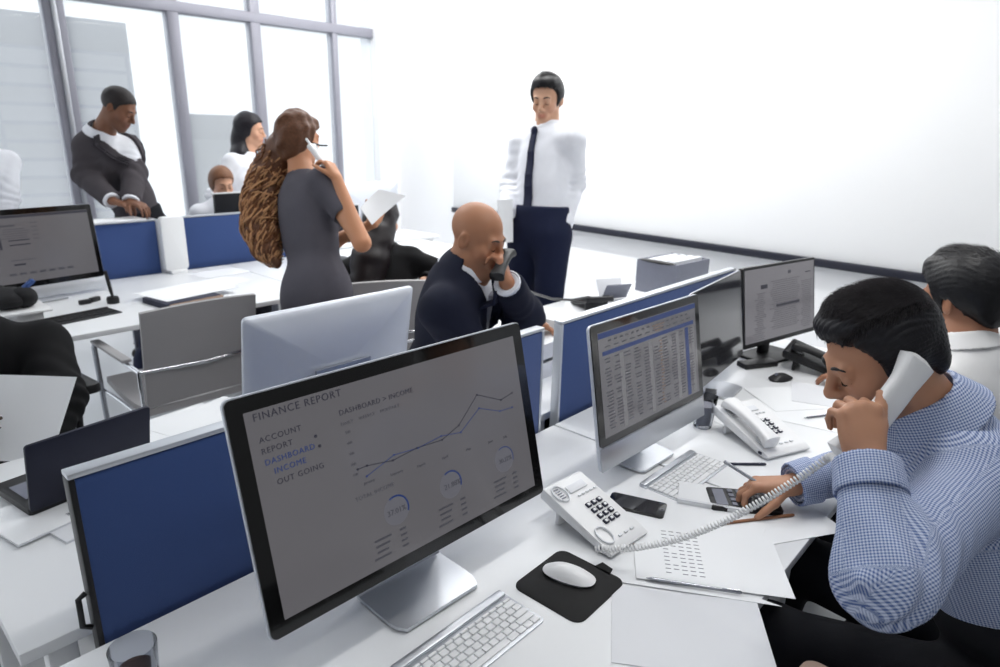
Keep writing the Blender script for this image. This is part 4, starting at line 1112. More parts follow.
        ho = emit('hair', S, hair_material('hair_colour', hair_rgb, vary=.45), 1, lam=.3); del S
        if curl: curl(ho, root, H)
    # ---------------- clothes
    ctx = dict(t=t, root=root, H=H, torso=torso, arm=arm, leg=leg, sh=sh, el=el, wr=wr, pel=pel, nk=nk, up=up, fw=fw, rt=rt, T=T, hip=hip, hf=hf, s=s, emit=emit, lo=lo, hi=hi, res=res, hc=hc, Hm=Hm, hs=hs)
    if legs: ctx.update(kn=kn, an=an)
    for top in tops: garment(ctx, **top)
    if bottoms is not None and legs:
        S = Solid(lo, hi, max(res, .006))
        for p, k in torso(.020)[2:3]: S.add(p, k)
        S.add(ell(pel+(nk-pel)*(waist-.07), np.array([.154+bodyfat,.110+bodyfat,.09])*s+.018, T), .05)
        for q in 'RL':
            for p, k in leg(q, .014, .026): S.add(p, k)
        S.cut(pel+(nk-pel)*waist, up*.25+np.array([0,0,1.]))
        for q in 'RL':
            S.add(cap(an[q]-np.array([0,0,.09]), an[q]-np.array([0,0,.05]), .09), .005, sub=True)
        def fold(F, x, y, z):
            w = sum(np.exp(-((x-kn[q][0])**2+(y-kn[q][1])**2+(z-kn[q][2])**2)/.02) for q in 'RL')+.35
            return F+(np.abs(F) < .03)*w*.004*waves(x, y, z, 5, 5, (30,70))
        S.each(fold); emit('trousers', S, bottoms, 2); del S
    if shoes is not None and legs:
        for q in 'RL':
            a = an[q]; S = Solid(a-.24*s, a+.27*s, .006)
            zf = np.array([0,0,1.]); fl = a-zf*.055*s
            S.add(cap(fl-hf*.05*s, fl+hf*.15*s-zf*.008, .036*s, .034*s), .02).add(cap(a-zf*.02, fl, .045*s, .04*s), .03).add(ell(fl+hf*.06*s, np.array([.043,.13,.045])*s, np.stack([np.cross(hf,zf), hf, zf],1)), .02)
            S.cut(fl-zf*.032*s, -zf); S.cut(a+zf*.01, zf); emit('shoe', S, shoes, 1); del S
    if extra: extra(ctx)
    ctx.pop('solid', None)
    return t, ctx
def surface(ctx, h, a):
    """how far in front of the spine the outermost garment lies at height H and sideways A"""
    S, nk, up, fw, rt = (ctx[k] for k in ('solid','nk','up','fw','rt'))
    for y in np.arange(.17, .0, -.003):
        p = np.round((nk+up*h+rt*a+fw*y-S.lo)/S.h).astype(int)
        if np.all(p >= 0) and np.all(p < S.n) and S.F[tuple(p)] < .001: return y
    return .06
def vneck(ctx, depth, width, inf):
    """region of an open front: a V from the collar down to DEPTH below the neck"""
    nk, up, fw, rt, s = ctx['nk'], ctx['up'], ctx['fw'], ctx['rt'], ctx['s']
    def fn(x, y, z):
        px, py, pz = x-nk[0], y-nk[1], z-nk[2]
        h = px*up[0]+py*up[1]+pz*up[2]; a = np.abs(px*rt[0]+py*rt[1]+pz*rt[2]); b = px*fw[0]+py*fw[1]+pz*fw[2]
        k = np.clip((h+depth)/(depth+.02), 0, 1.3); return np.maximum(np.maximum(np.maximum(a-width*k, -b+.005), -(h+depth)), b-.185)
    return fn
def garment(ctx, kind='shirt', m=None, inf=.012, sleeve=1., hem=.16, neck=.03, res=None, fold=.004, v=None, name=None, collar=True, collar_m=None, collar_h=.040, cuffs=True, arms='RL', uv=False, neckcut=None, skirt=None, lapel=None, tuck=True, seed=3, elbow_fold=.006, cuff_m=None, tie=None):
    s, el, wr, sh, pel, nk, up, fw, rt, hc = (ctx[k] for k in ('s','el','wr','sh','pel','nk','up','fw','rt','hc'))
    S = Solid(ctx['lo']-.03, ctx['hi']+.03, res or max(ctx['res'], .006))
    for p, k in ctx['torso'](inf)[:4]: S.add(p, k)
    for p, k in ctx['torso'](inf)[5:]: S.add(p, k)
    S.add(cap(nk-up*.03, nk+up*.012*s, .075*s+inf, .058*s+inf), .04)
    if skirt is not None: skirt(S, ctx)
    for q in arms:
        if sleeve > 1:
            for p, k in ctx['arm'](q, inf+.006, inf+.004, min(1., sleeve-1.)): S.add(p, k)
        else: S.add(cap(sh[q], sh[q]+(el[q]-sh[q])*sleeve, .049*s+inf, .044*s+inf+.004), .04*s)
    for q in arms:
        if sleeve <= 1:
            c = sh[q]+(el[q]-sh[q])*sleeve; n = el[q]-sh[q]
        else:
            c = el[q]+(wr[q]-el[q])*(sleeve-1); n = wr[q]-el[q]
        n = nv(n)
        # trim the sleeve end with a local slab
        S.add(cap(c+n*.055, c+n*.075, .056), .002, sub=True)
    nd = nv(hc-nk); 
    if neckcut is None: S.add(cap(nk+nd*.055*s, nk+nd*.2*s, .062*s+inf*.3, .08*s), .004, sub=True)
    else: S.add(neckcut(ctx), .006, sub=True)
    S.cut(pel-up*hem*s, -up)
    def fo(F, x, y, z):
        g = (np.abs(F) < .03)
        w = fold*waves(x, y, z, seed, 7, (18,55))
        for q in arms:
            e = el[q]; a = nv(wr[q]-sh[q]); d2 = (x-e[0])**2+(y-e[1])**2+(z-e[2])**2
            tt = (x-e[0])*a[0]+(y-e[1])*a[1]+(z-e[2])*a[2]
            w = w+elbow_fold*np.exp(-d2/.014)*np.sin(tt*105+6*waves(x, y, z, seed+4, 4, (15,35)))
            h = sh[q]; d2 = (x-h[0])**2+(y-h[1])**2+(z-h[2])**2; w = w+.3*elbow_fold*np.exp(-d2/.02)*np.sin(((x-h[0])*up[0]+(y-h[1])*up[1]+(z-h[2])*up[2])*60+5*waves(x, y, z, seed+9, 4, (12,30)))
        return F+g*w
    S.each(fo)
    if v:
        fn = vneck(ctx, *v, inf); S.F = np.maximum(S.F, -fn(S.ax[0][:,None,None], S.ax[1][None,:,None], S.ax[2][None,None,:]).astype(np.float32))
    def uvf(P):
        ds = []
        segs = [(pel, nk, fw)]
        for q in arms: segs += [(sh[q], el[q], fw), (el[q], wr[q], fw)]
        out = np.zeros((len(P), 3)); best = np.full(len(P), 1e9)
        for i, (a, b, f0) in enumerate(segs):
            ab = b-a; L = np.linalg.norm(ab); ax = ab/L; g = nv(f0-ax*(f0@ax)); h = np.cross(ax, g)
            tt = np.clip((P-a)@ax, 0, L); D = P-a-tt[:,None]*ax; d = np.linalg.norm(D, axis=1)-(.115 if i == 0 else .05)
            m_ = d < best; best[m_] = d[m_]
            p_, q_ = (P-a)@g, (P-a)@h
            out[m_] = np.stack([((P-a)@ax), np.where(np.abs(D@g) > np.abs(D@h)*1.2, q_, p_), np.full(len(P), i)], 1)[m_]
        return out
    ctx['solid'] = S; o = ctx['emit'](name or kind, S, m, 2, None, uvf if uv else None, lam=.35)
    if tie is not None: necktie(ctx, tie, .30)
    if collar:
        nd2 = nv(nd+up*.6); c = nk+nd2*.038*s-fw*.004
        G = Solid(c-.15, c+.15, .003)
        c = c+nd2*(collar_h-.04)*.45*s; wb = 1+(collar_h-.04)*6
        G.add(band(c, nd2, fw, .088*s*wb, .070*s, collar_h*s, .0045, .92), .002)
        G.add(band(c-nd2*.004, nd2, fw, .101*s*wb, .075*s, collar_h*s, .0045, .92), .004)
        # the collar opens at the throat
        G.add(cap(c+fw*.05*s-nd2*.03, c+fw*.13*s+nd2*.02, .006, .030), .004, sub=True)
        ctx['emit']('collar', G, collar_m or m, 1, None, uvf if uv else None, parent=o); del G
    if cuffs and sleeve > 1:
        for q in arms:
            a = nv(wr[q]-el[q]); c = el[q]+(wr[q]-el[q])*(sleeve-1)-a*.015
            G = Solid(c-.1, c+.1, .004); rr = (.027*s+inf+.009)
            G.add(band(c, a, fw if abs(a@fw) < .9 else rt, rr+.004, rr, .058, .0038, .95), .002)
            ctx['emit']('cuff', G, cuff_m or m, 1, None, uvf if uv else None, parent=o); del G
    if lapel is not None:
        G = Solid(nk-.4, nk+.25, .005); dpt, wdt = v; T = ctx['T']
        fr = lambda a, h: nk+rt*a+up*h+fw*0
        for q in (-1, 1):
            P0 = None
            for k in range(9):
                kk = k/8; h = .03-(dpt+.03)*kk; a = q*(wdt*(1-kk)*1.02+.004)
                # depth of the chest surface there: ellipsoid of the torso
                a2 = a+q*.022*s; yy = min(surface(ctx, h, a2), .19)-.004
                p = nk+rt*a+up*h+fw*(yy+.004); p2 = p+rt*q*(.030+.03*math.sin(PI*min(1, kk*1.1)))*s-fw*.012
                if P0 is not None: 
                    for e in np.linspace(0, 1, 4): G.add(cap(P0[0]+(P0[1]-P0[0])*e, p+(p2-p)*e, .0065), .006)
                P0 = (p, p2)
        ctx['emit']('lapel', G, lapel, 1, parent=o); del G
    return o
def necktie(ctx, m, length=.46, inf=.02, knot_h=-.02, sway=0.):
    nk, up, fw, rt, s, pel = (ctx[k] for k in ('nk','up','fw','rt','s','pel'))
    G = Solid(nk-up*0-.55, nk+.25, .005); pts = []
    for k in range(9):
        kk = k/8; h = knot_h-length*kk; yy = max(surface(ctx, h, sway*kk), surface(ctx, h, sway*kk+.02), surface(ctx, h, sway*kk-.02))+.005
        pts.append((nk+up*h+fw*yy+rt*sway*kk, (.016+.016*kk)*s if k < 8 else .010))
    T = ctx['T']
    for (a, ra), (b, rb) in zip(pts, pts[1:]):
        for e in np.linspace(-1, 1, 9): G.add(cap(a+rt*ra*e*.8, b+rt*rb*e*.8, .006), .005)
    G.add(ell(pts[0][0]+fw*.004, np.array([.020,.013,.022])*s, T), .006)
    ctx['emit']('tie', G, m, 1); del G
M['eye_white'] = mat('eye_white', (225,222,218), .2, vary=.02); M['iris'] = mat('brown_iris', (38,26,20), .12, vary=.2)
# ------------------------------------------------------------------ the people
SK = {k: skin_material('skin_'+k, v) for k, v in dict(hero=(184,136,108), behind=(160,112,86), bald=(168,118,88), stand=(205,160,132), curly=(200,142,106), window=(120,80,58), pale=(208,160,132), shaded=(70,50,42)).items()}  # last tone is skin darkened to paint the shade on backlit fingers
CL = dict(check=check_material('blue_check_cotton',(200,209,228),(74,97,150),.0046), white=cloth_material('white_cotton',(228,230,236)), cream=cloth_material('pale_shirt',(222,222,222)),
          navy=cloth_material('navy_suit',(27,30,46)), black=cloth_material('black_jacket',(17,17,19)), grey=cloth_material('grey_dress',(86,84,92)), charcoal=cloth_material('charcoal_jacket',(70,66,70)),
          trouser=cloth_material('black_trousers',(20,21,26)), bluetrouser=cloth_material('dark_blue_trousers',(24,30,54)), tie=cloth_material('dark_navy_tie',(26,30,54),.6), greytie=cloth_material('silver_tie',(150,150,158),.6), lapel=cloth_material('navy_lapel',(34,37,56)), lapel2=cloth_material('charcoal_lapel',(58,55,60)), skirt=cloth_material('dark_skirt',(40,40,48)))
SHOE = mat('black_shoe_leather',(20,18,18),.3,vary=.1)
def cam2w(a): # a direction given as (rightwards, upwards, away) seen from the photographer's side of the desks
    r = np.array([.6733,-.7391,.0196]); u = np.array([.2007,.2083,.9573]); f = np.array([.7116,.6406,-.2886]); return r*a[0]+u*a[1]+f*a[2]

# man in the checked shirt
hero, hx = person('man in a blue checked shirt with a white handset at his ear', (1.45,-.02,0), dict(
    pelvis=(1.47,-.10,.60), neck=(1.394,0.154,1.100), fwd=(-.45,.89,0), head=(1.323,0.241,1.223), face=(-.55,.70,-.50),
    shL=(1.301,0.068,1.044), shR=(1.55,.25,1.045), elL=(0.995,0.124,0.985), wrL=(1.117,0.198,1.104), wrR=(1.552,.425,.792), poleR=(.8,-.1,-.55),
    handL=dict(d=cam2w((-.02,.95,.28)), n=cam2w((-.12,-.2,1)), curl=[(52,62,40),(58,66,42),(62,66,42),(66,62,40)], thumb=(.42,.9,-.12), tb=1.0, tn=.1),
    handR=dict(d=(-.52,.83,-.12), n=(-.15,-.1,-1), curl=[(32,48,28),(30,44,28),(30,42,26),(32,40,24)], thumb=(.62,.6,.5), tb=.7, tn=.3),
    hfwd=(-.3,.95,0), knR=(1.57,.40,.585), knL=(1.27,.34,.575), anR=(1.52,.50,.09), anL=(1.2,.42,.09)),
    SK['hero'], 1.0, .0038, 'short', (24,23,28), .009, stubble=.55, hair_res=.0028, waist=.40,
    tops=[dict(kind='shirt', m=CL['check'], inf=.014, sleeve=1.93, hem=.05, fold=.006, uv=True, res=.005, collar_h=.056, elbow_fold=.007)], bottoms=CL['trouser'], shoes=SHOE)
# loose strands on his crown
def strands(ctx, n, rgb, seed, y0=-.06, y1=.066):
    H = ctx['H']; rn = random.Random(seed); mb = MB(); R0 = Vector(ctx['root'])
    bm = bmesh.new()
    for i in range(n):
        a = rn.uniform(-1.0,1.0); y = rn.uniform(y0,y1)
        def srf(y, a, ex):
            k = math.sqrt(max(0, 1-((y+.012)/.110)**2)); return H((.086+ex)*k*math.sin(a), y, .045+(.097+ex)*k*math.cos(a)+.018*max(0,min(1,(y+.01)/.06))*math.cos(a)**2)
        L = rn.uniform(.018,.04); pts = []
        da = rn.uniform(-.25,.25)+.35*math.copysign(1,a)*abs(a)
        for k in range(4):
            q = k/3; yy = min(.092, y+L*q*(1.0 if abs(a) < .8 else .3)); pts.append(Vector(srf(yy, a+da*q*L*9, .002+.015*q*rn.uniform(.4,1.3)*max(.25,math.cos(a*1.3))))-R0)
        w = Vector(H(1,0,0))-Vector(H(0,0,0)); w = w.normalized()*rn.uniform(.0009,.0016)
        vs = []
        for k, p in enumerate(pts):
            e = w*(1-k/3.05); vs.append((bm.verts.new(p-e), bm.verts.new(p+e), bm.verts.new(p+Vector((0,0,1))*e.length)))
        for k in range(3):
            for j in range(3): bm.faces.new((vs[k][j], vs[k][(j+1)%3], vs[k+1][(j+1)%3], vs[k+1][j]))
    mb._add(bm); o = mb.build('hair_strands', hair_material('strand_hair', rgb), [c for c in ctx['t'].children if c.name.startswith('hair')][0]); return o
strands(hx, 4200, (38,34,37), 4, -.105)
# his handset and its coiled cord
hsB = np.array((1.208,0.209,1.168)); ay = nv(cam2w((.58,.80,-.08))); az = nv(cam2w((.16,-.10,-1))-ay*(cam2w((.16,-.10,-1))@ay)); axx = np.cross(ay, az)
hmx = Matrix(((axx[0],ay[0],az[0],hsB[0]),(axx[1],ay[1],az[1],hsB[1]),(axx[2],ay[2],az[2],hsB[2]),(0,0,0,1)))
hh = thing('telephone_handset','white telephone handset held to the ear of the man in the checked shirt','telephone handset',tuple(hsB))
h_ = handset_mb(.215); bmesh.ops.scale(h_.bm, vec=(1.1,1,1.05), verts=h_.bm.verts); m3 = hmx.to_3x3().to_4x4(); bmesh.ops.transform(h_.bm, matrix=m3, verts=h_.bm.verts); h_.build('grip',M['white_plastic'],hh)
for q in (-1,1):
    d_ = MB().cyl((0,q*.082,-.0195),.016,.004,bev=.001,n=28); bmesh.ops.transform(d_.bm, matrix=m3, verts=d_.bm.verts); d_.build('ear_pad' if q>0 else 'mouth_pad',M['paper_grey'],hh)
mouth = hsB-ay*.112
cord = coil([(1.042,0.649,0.759),(1.054,0.617,0.768),(1.075,0.564,0.788),(1.109,0.495,0.825),(1.144,0.431,0.873),(1.178,0.372,0.930),(1.205,0.316,0.994),(1.216,0.274,1.049),tuple(mouth+np.array(cam2w((-.004,-.01,.0))))],.0062,.0072,.0021)
tag(cord.build('coiled_cable',M['white_plastic']),'white coiled cord from the handset-less telephone to the man in checks','telephone cable')
pn = thing('ballpoint_pen','silver pen held in the right hand of the man in the checked shirt','pen',(1.50,.52,.80))
MB().tube([Vector((1.499,0.576,0.822))-Vector((1.50,.52,.80)), Vector((1.509,0.453,0.780))-Vector((1.50,.52,.80))],.0042,12).build('barrel',M['steel'],pn)
MB().tube([Vector((1.509,0.453,0.780))-Vector((1.50,.52,.80)), Vector((1.509,0.440,0.775))-Vector((1.50,.52,.80))],[.0042,.0012],12).build('tip',M['chrome'],pn)

# man behind him, at the right edge
bhm, bhx = person('dark-haired man in a white shirt behind the man in checks, face turned away', (2.1,.0,0), dict(
    pelvis=(2.10,-.02,.60), neck=(2.087,0.203,1.063), fwd=(.22,.97,0), head=(2.120,0.226,1.195), face=(.42,.88,-.22), wrR=(2.55,.52,.775), wrL=(2.12,.24,.68),
    handR=dict(d=(0,1,0), n=(0,0,-1)), handL=dict(d=(.2,1,0), n=(0,0,-1)), anR=(2.35,.55,.09), anL=(2.1,.55,.09)), SK['behind'], 1.04, .006, 'short', (19,19,22), .018,
    tops=[dict(kind='shirt', m=CL['cream'], inf=.014, sleeve=1.93, hem=.05, fold=.006, res=.006)], bottoms=CL['trouser'], shoes=SHOE)
strands(bhx, 1500, (30,29,32), 8, -.10, .06)
# bald man in the navy suit
bald, bx_ = person('bald man in a navy suit and grey tie, talking on a dark handset', (1.79,1.95,0), dict(
    pelvis=(1.79,1.95,.62), neck=(1.747,1.766,1.097), fwd=(.47,-.88,0), head=(1.763,1.713,1.225), face=(.20,-.93,-.26), wrR=(1.938,1.617,0.890), wrL=(1.762,1.557,1.085), poleR=(-.5,-.1,-.8), poleL=(.55,-.3,-.8),
    handR=dict(d=cam2w((.85,-.15,.35)), n=(0,0,-1), curl=[(20,25,15)]*4), handL=dict(d=cam2w((-.25,.9,.1)), n=cam2w((-.85,-.1,.25)), curl=[(45,60,35)]*4, thumb=(.5,.7,.3)),
    hfwd=(.1,-1,0), anR=(1.70,1.50,.09), anL=(1.92,1.5,.09)), SK['bald'], 1.1, .0055, None, (60,50,45), stubble=.25, down=.4,
    tops=[dict(kind='shirt', m=CL['white'], inf=.010, sleeve=1.97, hem=.05, res=.006, fold=.002, tie=CL['greytie']), dict(kind='jacket', m=CL['navy'], inf=.026, sleeve=1.86, hem=.14, v=(.33,.085), lapel=CL['lapel'], collar=False, cuffs=False, res=.006, fold=.006)], bottoms=CL['trouser'], shoes=SHOE, )
hb_ = thing('telephone_handset','dark telephone handset at the ear of the bald man','telephone handset',(1.766,1.582,1.152))
h_ = handset_mb(.17); bmesh.ops.transform(h_.bm, matrix=Vector(cam2w((.25,.55,.6))).to_track_quat('Y','Z').to_matrix().to_4x4(), verts=h_.bm.verts); h_.build('grip',M['black'],hb_)
cd = MB().tube([(1.780,1.573,1.095),(1.941,1.645,1.028),(2.122,1.725,0.961),(2.366,1.808,0.879),(2.547,1.824,0.840),(2.684,1.824,0.833),(2.87,1.93,.78)],.006,8); tag(cd.build('telephone_wire',M['black']),'dark cord sagging from the bald man\'s handset to his desk telephone','telephone cable')
# standing man by the board
stm, stx = person('man in a white shirt and dark tie standing before the whiteboard', (2.94,2.37,0), dict(
    pelvis=(2.936,2.358,1.079), neck=(3.065,2.431,1.628), fwd=(-.97,-.05,0), head=(3.059,2.434,1.795), face=(-.90,-.32,-.22), wrL=(2.956,2.211,1.116), wrR=(2.791,2.486,1.180), elL=(3.168,2.298,1.343), elR=(2.969,2.602,1.320),
    handL=dict(d=(.0,.35,-1), n=(.2,1,0)), handR=dict(d=(-.3,.1,-1), n=(0,-1,0)), anR=(2.98,2.49,.09), anL=(2.91,2.24,.09)), SK['stand'], 1.07, .006, 'short', (22,21,24), .016, face=.93, chest_w=.86,
    tops=[dict(kind='shirt', m=CL['white'], inf=.014, sleeve=1.93, hem=-.06, fold=.005)], bottoms=CL['bluetrouser'], shoes=SHOE, extra=lambda c: necktie(c, CL['tie'], .50))
strands(stx, 500, (22,21,24), 12, -.06, .07)
# curly-haired woman in grey
def curls(box_lo, box_hi, pts, amp=.012, kk=75, seed=1):
    def fn(S, H, s):
        for (a, ra), (b, rb) in zip(pts, pts[1:]): S.add(cap(a, b, ra, rb), .03)
        S.F = S.F+(np.abs(S.F) < .05)*(amp*waves(S.ax[0][:,None,None], S.ax[1][None,:,None], S.ax[2][None,None,:], seed, 7, (kk*.5, kk*1.6))).astype(np.float32)
    return dict(box=(np.asarray(box_lo), np.asarray(box_hi)), fn=fn)
def pbox(pts, m=.17):
    P_ = np.array([p for p, r in pts]); return P_.min(0)-m, P_.max(0)+m
def dress_skirt(S, c):
    pel, s, hf = c['pel'], c['s'], c['hf']
    S.add(ell(pel, np.array([.178,.13,.16])*s, c['T']), .06); S.add(cap(pel-np.array([0,0,.05]), pel-np.array([0,0,.40]), .155*s, .17*s), .06)
hp = [(np.array((1.688,2.927,1.518)),.085),(np.array((1.645,2.976,1.415)),.08),(np.array((1.587,2.967,1.287)),.085),(np.array((1.537,2.905,1.165)),.08),(np.array((1.515,2.825,1.073)),.055),(np.array((1.510,2.744,1.019)),.02)]
def ringlets(path, n, seed):
    def make(ho, root, H):
        rn = random.Random(seed); P_ = [p for p, r in path]; R_0 = [r for p, r in path]
        def at(u):
            k = u*(len(P_)-1); i = min(int(k), len(P_)-2); q = k-i; return P_[i]*(1-q)+P_[i+1]*q, R_0[i]*(1-q)+R_0[i+1]*q
        for part, (rgb, cnt) in enumerate((((122,80,54), int(n*.5)), ((196,148,104), int(n*.5)))):
            mb = MB()
            for _ in range(cnt):
                a = rn.uniform(0, 2*PI); f = rn.uniform(.72, 1.10); u0 = rn.uniform(0, .4); u1 = min(1, u0+rn.uniform(.45, .75)); ph = rn.uniform(0, 6.3); hr = rn.uniform(.009, .017); tw = rn.uniform(2.4, 4.4)*(u1-u0)/.5
                pts = []; N = 44
                for k in range(N+1):
                    q = k/N; c, r = at(u0+(u1-u0)*q); d = nv(at(min(1,u0+(u1-u0)*q+.02))[0]-at(max(0,u0+(u1-u0)*q-.02))[0])
                    e1 = nv(np.cross(d, [.71,.70,0.])); e2 = np.cross(d, e1)
                    th = ph+tw*2*PI*q; o_ = (e1*math.cos(a)+e2*math.sin(a))*r*f; o2 = (e1*math.cos(th)+e2*math.sin(th))*hr*min(1, q*4+.2)
                    pts.append(Vector(c+o_+o2-root))
                mb.tube(pts, [(.0036 if k < N-6 else .0036*(N-k+.6)/6.6) for k in range(N+1)], 5)
            mb.build('curls', hair_material('curl_colour', rgb, vary=.4), ho)
    return make
lo_, hi_ = pbox(hp+[(np.array((1.718,2.839,1.569)),0)])
curly, cx_ = person('curly-haired woman in a grey dress standing with a phone at her ear', (1.62,2.62,0), dict(
    pelvis=(1.608,2.582,0.900), neck=(1.694,2.780,1.378), fwd=(.98,.05,0), head=(1.720,2.834,1.565), face=(.97,.10,-.12), elR=(1.696,2.344,1.145), wrR=(1.704,2.518,1.410), wrL=(1.902,2.542,1.190), poleL=(.2,.4,-1),
    handR=dict(d=cam2w((-.50,.85,.1)), n=cam2w((-.75,-.45,.4)), curl=[(35,45,25),(42,50,30),(48,52,30),(50,52,30)], thumb=(.5,.7,.3)), handL=dict(d=(.5,.2,.5), n=(-.3,-.6,.3), curl=[(30,40,20)]*4),
    anR=(1.62,2.52,.09), anL=(1.60,2.70,.09)), SK['curly'], .98, .005, 'long', (98,64,44), .016, female=True, hair_fn=curls(lo_, hi_, hp, .012, 90, 3), hair_res=.005, curl=ringlets(hp, 460, 3),
    tops=[dict(kind='dress', m=CL['grey'], inf=.010, sleeve=.50, hem=.42, collar=False, cuffs=False, skirt=dress_skirt, fold=.004, elbow_fold=.002)], shoes=SHOE)
cp = thing('telephone_handset','white cordless phone at the ear of the curly-haired woman','telephone handset',(1.703,2.633,1.491))
mb = MB().box((0,0,0),(.05,.16,.026),bev=.010,seg=3); bmesh.ops.transform(mb.bm, matrix=Vector(cam2w((-.55,.70,.1))).to_track_quat('Y','Z').to_matrix().to_4x4(), verts=mb.bm.verts); mb.build('case',M['white_plastic'],cp)
mb = MB().tube([(0,.07,0),(0,.115,.0)],.006,8); bmesh.ops.transform(mb.bm, matrix=Vector(cam2w((-.55,.70,.1))).to_track_quat('Y','Z').to_matrix().to_4x4(), verts=mb.bm.verts); mb.build('antenna',M['white_plastic'],cp)
def held_sheet(label, pts, bend=.01):
    P_ = [Vector(p) for p in pts]; c = sum(P_, Vector())/4; n = (P_[1]-P_[0]).cross(P_[3]-P_[0]).normalized()
    o = MB().grid(lambda u, v: (P_[0].lerp(P_[1],u)).lerp(P_[3].lerp(P_[2],u),v)-c+n*bend*math.sin(PI*u), 8, 6, th=.001).build('paper_sheet',M['paper'],None,loc=tuple(c)); return tag(o,label,'paper')
held_sheet('white sheet held out by the curly-haired woman, above the black-haired woman',((1.782,2.466,1.279),(1.919,2.503,1.354),(2.050,2.467,1.319),(1.827,2.443,1.202)),.012)
gl = MB().tube([(1.715,2.710,1.554),(1.711,2.648,1.545),(1.762,2.670,1.544)],.004,8); tag(gl.build('spectacles',M['black']),'dark spectacles on the face of the curly-haired woman','spectacles')
held_sheet('white paper hanging in the hand of the man standing before the whiteboard',((2.713,2.485,1.262),(2.774,2.421,1.269),(2.741,2.384,1.038),(2.691,2.437,1.032)),.006)
# black-haired seated woman
hp = [(np.array((2.252,2.926,1.172)),.085),(np.array((2.166,2.857,1.051)),.085),(np.array((2.093,2.828,0.944)),.10),(np.array((2.042,2.802,0.831)),.085),(np.array((2.016,2.805,0.775)),.04)]
lo_, hi_ = pbox(hp)
person('black-haired woman in a black jacket seated with her back turned, below the held sheet', (2.15,2.75,0), dict(
    pelvis=(2.16,2.74,.62), neck=(2.206,2.906,0.947), fwd=(.62,.78,0), head=(2.264,2.926,1.133), face=(.90,.40,-.15), wrR=(2.221,2.542,0.868), wrL=(2.45,3.32,.775), poleR=(.6,-.5,-.2),
    handR=dict(d=cam2w((.5,.1,.85)), n=(0,0,-1)), handL=dict(d=(.2,1,0), n=(0,0,-1)), hfwd=(.5,.87,0), anR=(2.5,3.15,.09), anL=(2.3,3.25,.09)), SK['pale'], 1.0, .0065, 'long', (30,24,26), .012, female=True,
    hair_fn=curls(lo_, hi_, hp, .008, 60, 5), hair_res=.006, tops=[dict(kind='jacket', m=CL['black'], inf=.020, sleeve=1.92, hem=.14, collar=False, cuffs=False)], bottoms=CL['trouser'], shoes=SHOE)
# man leaning on the partition by the window
person('man in a charcoal jacket leaning on the blue partition by the window, looking down', (1.75,4.95,0), dict(
    pelvis=(1.72,4.86,.93), neck=(1.498,4.780,1.558), fwd=(.62,-.75,0), head=(1.572,4.643,1.715), face=(.60,-.64,-.52), wrR=(1.419,4.507,1.173), wrL=(1.507,4.452,1.166), shR=(1.420,4.801,1.484), shL=(1.638,4.775,1.479), elR=(1.382,4.796,1.308), elL=(1.622,4.665,1.333),
    handR=dict(d=(.5,-.6,-.2), n=(0,0,-1)), handL=dict(d=(.3,-.7,-.2), n=(0,0,-1)), anR=(1.62,4.95,.09), anL=(1.88,5.1,.09)), SK['window'], 1.03, .0065, 'buzz', (32,27,27), .006, chest_w=.86, stubble=.3, down=.5,
    tops=[dict(kind='shirt', m=CL['white'], inf=.010, sleeve=1.97, hem=.02, res=.0065, fold=.002), dict(kind='jacket', m=CL['charcoal'], inf=.026, sleeve=1.88, hem=.22, v=(.36,.095), lapel=CL['lapel2'], collar=False, cuffs=False, res=.0065)], bottoms=CL['trouser'], shoes=SHOE)
# woman by the window
hp = [(np.array((2.812,5.432,1.672)),.09),(np.array((2.760,5.425,1.528)),.085),(np.array((2.707,5.364,1.401)),.08),(np.array((2.683,5.318,1.307)),.05)]
lo_, hi_ = pbox(hp)
person('woman with long straight black hair standing by the window', (2.68,5.2,0), dict(
    pelvis=(2.637,5.269,0.739), neck=(2.760,5.354,1.369), fwd=(.4,-.9,0), head=(2.799,5.352,1.601), face=(.72,-.62,-.12), wrR=(2.571,5.249,0.880), wrL=(2.730,5.150,0.877),
    handR=dict(d=(.4,-.8,0), n=(0,0,-1)), handL=dict(d=(.4,-.8,0), n=(0,0,-1)), anR=(2.75,5.45,.09), anL=(2.95,5.5,.09)), SK['pale'], 1.1, .008, 'long', (28,26,32), .014, female=True,
    hair_fn=curls(lo_, hi_, hp, .004, 60, 6), hair_res=.007, tops=[dict(kind='blouse', m=CL['white'], inf=.016, sleeve=1.9, hem=.10, cuffs=False)], bottoms=CL['skirt'], shoes=SHOE)
# seated person behind the dark monitor
person('brown-haired person seated behind the dark monitor at the window desk', (2.5,5.3,0), dict(
    pelvis=(2.291,5.004,0.615), neck=(2.321,4.975,1.041), fwd=(-.1,-1,0), head=(2.333,4.961,1.213), face=(-.1,-.95,-.3), wrR=(2.2,4.84,.775), wrL=(2.6,4.84,.775),
    handR=dict(d=(0,-1,0), n=(0,0,-1)), handL=dict(d=(0,-1,0), n=(0,0,-1)), anR=(2.25,4.75,.09), anL=(2.45,4.75,.09)), SK['pale'], 1.0, .008, 'long', (120,82,58), .012, female=True,
    tops=[dict(kind='blouse', m=CL['white'], inf=.014, sleeve=1.9, hem=.10, cuffs=False)], bottoms=CL['skirt'], shoes=SHOE)
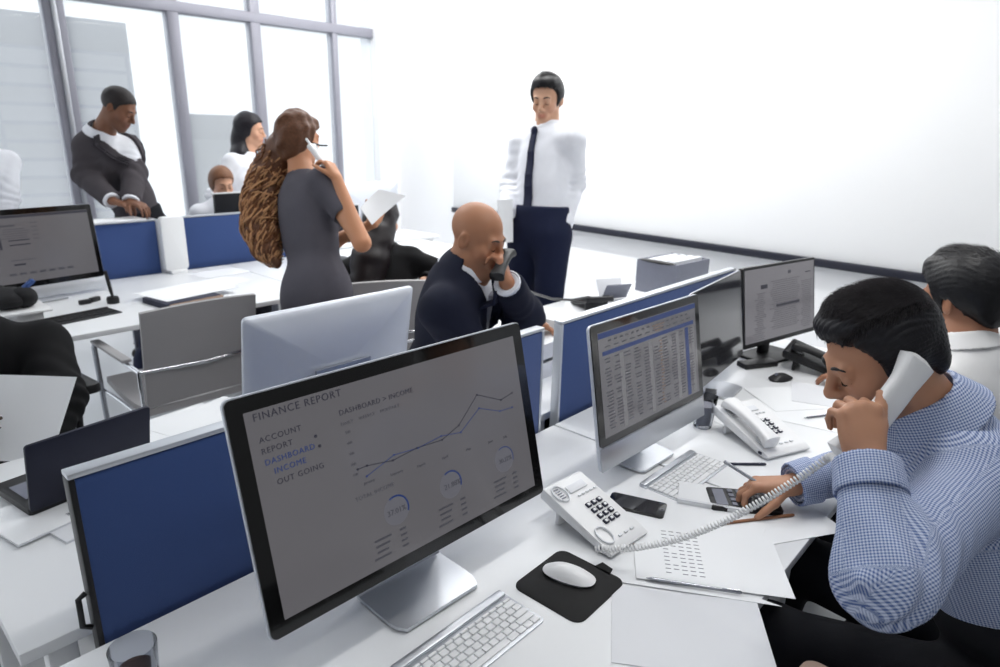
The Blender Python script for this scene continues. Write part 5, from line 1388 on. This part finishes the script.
# person in white at the left edge
person('person in a white shirt cut off by the left edge, standing by the first window', (.95,5.35,0), dict(
    pelvis=(0.890,5.488,0.904), neck=(0.986,5.554,1.459), fwd=(.3,-.95,0), head=(1.015,5.622,1.685), face=(.2,-.95,-.2), wrR=(0.751,5.445,0.986), wrL=(0.987,5.241,0.942), poleL=(1,.2,-.2),
    handR=dict(d=(.1,-.3,-1), n=(1,0,0)), handL=dict(d=(0,-.3,-1), n=(-1,0,0)), anR=(.9,5.4,.09), anL=(1.1,5.45,.09)), SK['pale'], 1.0, .008, 'short', (40,32,30), .014,
    tops=[dict(kind='shirt', m=CL['white'], inf=.016, sleeve=1.92, hem=.02)], bottoms=CL['trouser'], shoes=SHOE)
# person in black at the left edge, reading a sheet
person('person in a black suit at the left edge, holding up a grey-white sheet', (.37,2.72,0), dict(
    pelvis=(.37,2.72,.52), neck=(0.347,2.622,0.928), fwd=(-.2,-.97,0), head=(0.340,2.645,1.104), face=(-.2,-.95,-.3), wrR=(0.171,2.194,0.793), wrL=(0.392,2.223,0.641), elL=(0.507,2.368,0.760), poleL=(1,.1,-.5), poleR=(-1,.1,-.6),
    handR=dict(d=cam2w((.96,.22,.05)), n=cam2w((0,.05,1)), curl=[(8,12,8)]*4), handL=dict(d=cam2w((-.7,.3,.1)), n=cam2w((0,0,1))), anR=(.2,2.3,.09), anL=(.5,2.3,.09)), SK['shaded'], 1.0, .007, 'short', (20,20,22), .014,
    tops=[dict(kind='jacket', m=CL['black'], inf=.026, sleeve=1.9, hem=.18, collar=False, cuffs=False)], bottoms=CL['trouser'], shoes=SHOE)
held_sheet('grey-white sheet held up at the left edge above the laptop, shaded fingers across it',((0.181,2.318,0.678),(0.393,2.083,0.679),(0.507,2.132,0.896),(0.257,2.411,0.897)),.012)

# ------------------------------------------------------------------ chairs of the people
office_chair('black swivel chair under the man in the checked shirt',(1.46,-.02,0),.30)
office_chair('black swivel chair under the man in the white shirt at the right edge',(2.15,-.10,0),-.2,hb=.40)
office_chair('empty black swivel chair with tan armrests before the finance report desk',(.855,.085,0),0,arm='tan',hb=.2,ah=.035)
sling_chair('white leather armchair under the bald man',(1.76,2.10,0),PI+.2,'white_leather')
sling_chair('grey-beige leather armchair under the black-haired woman',(2.24,2.80,0),-.6)
office_chair('black swivel chair under the person in black at the left edge',(.37,2.76,0),PI+.1,hb=.3)
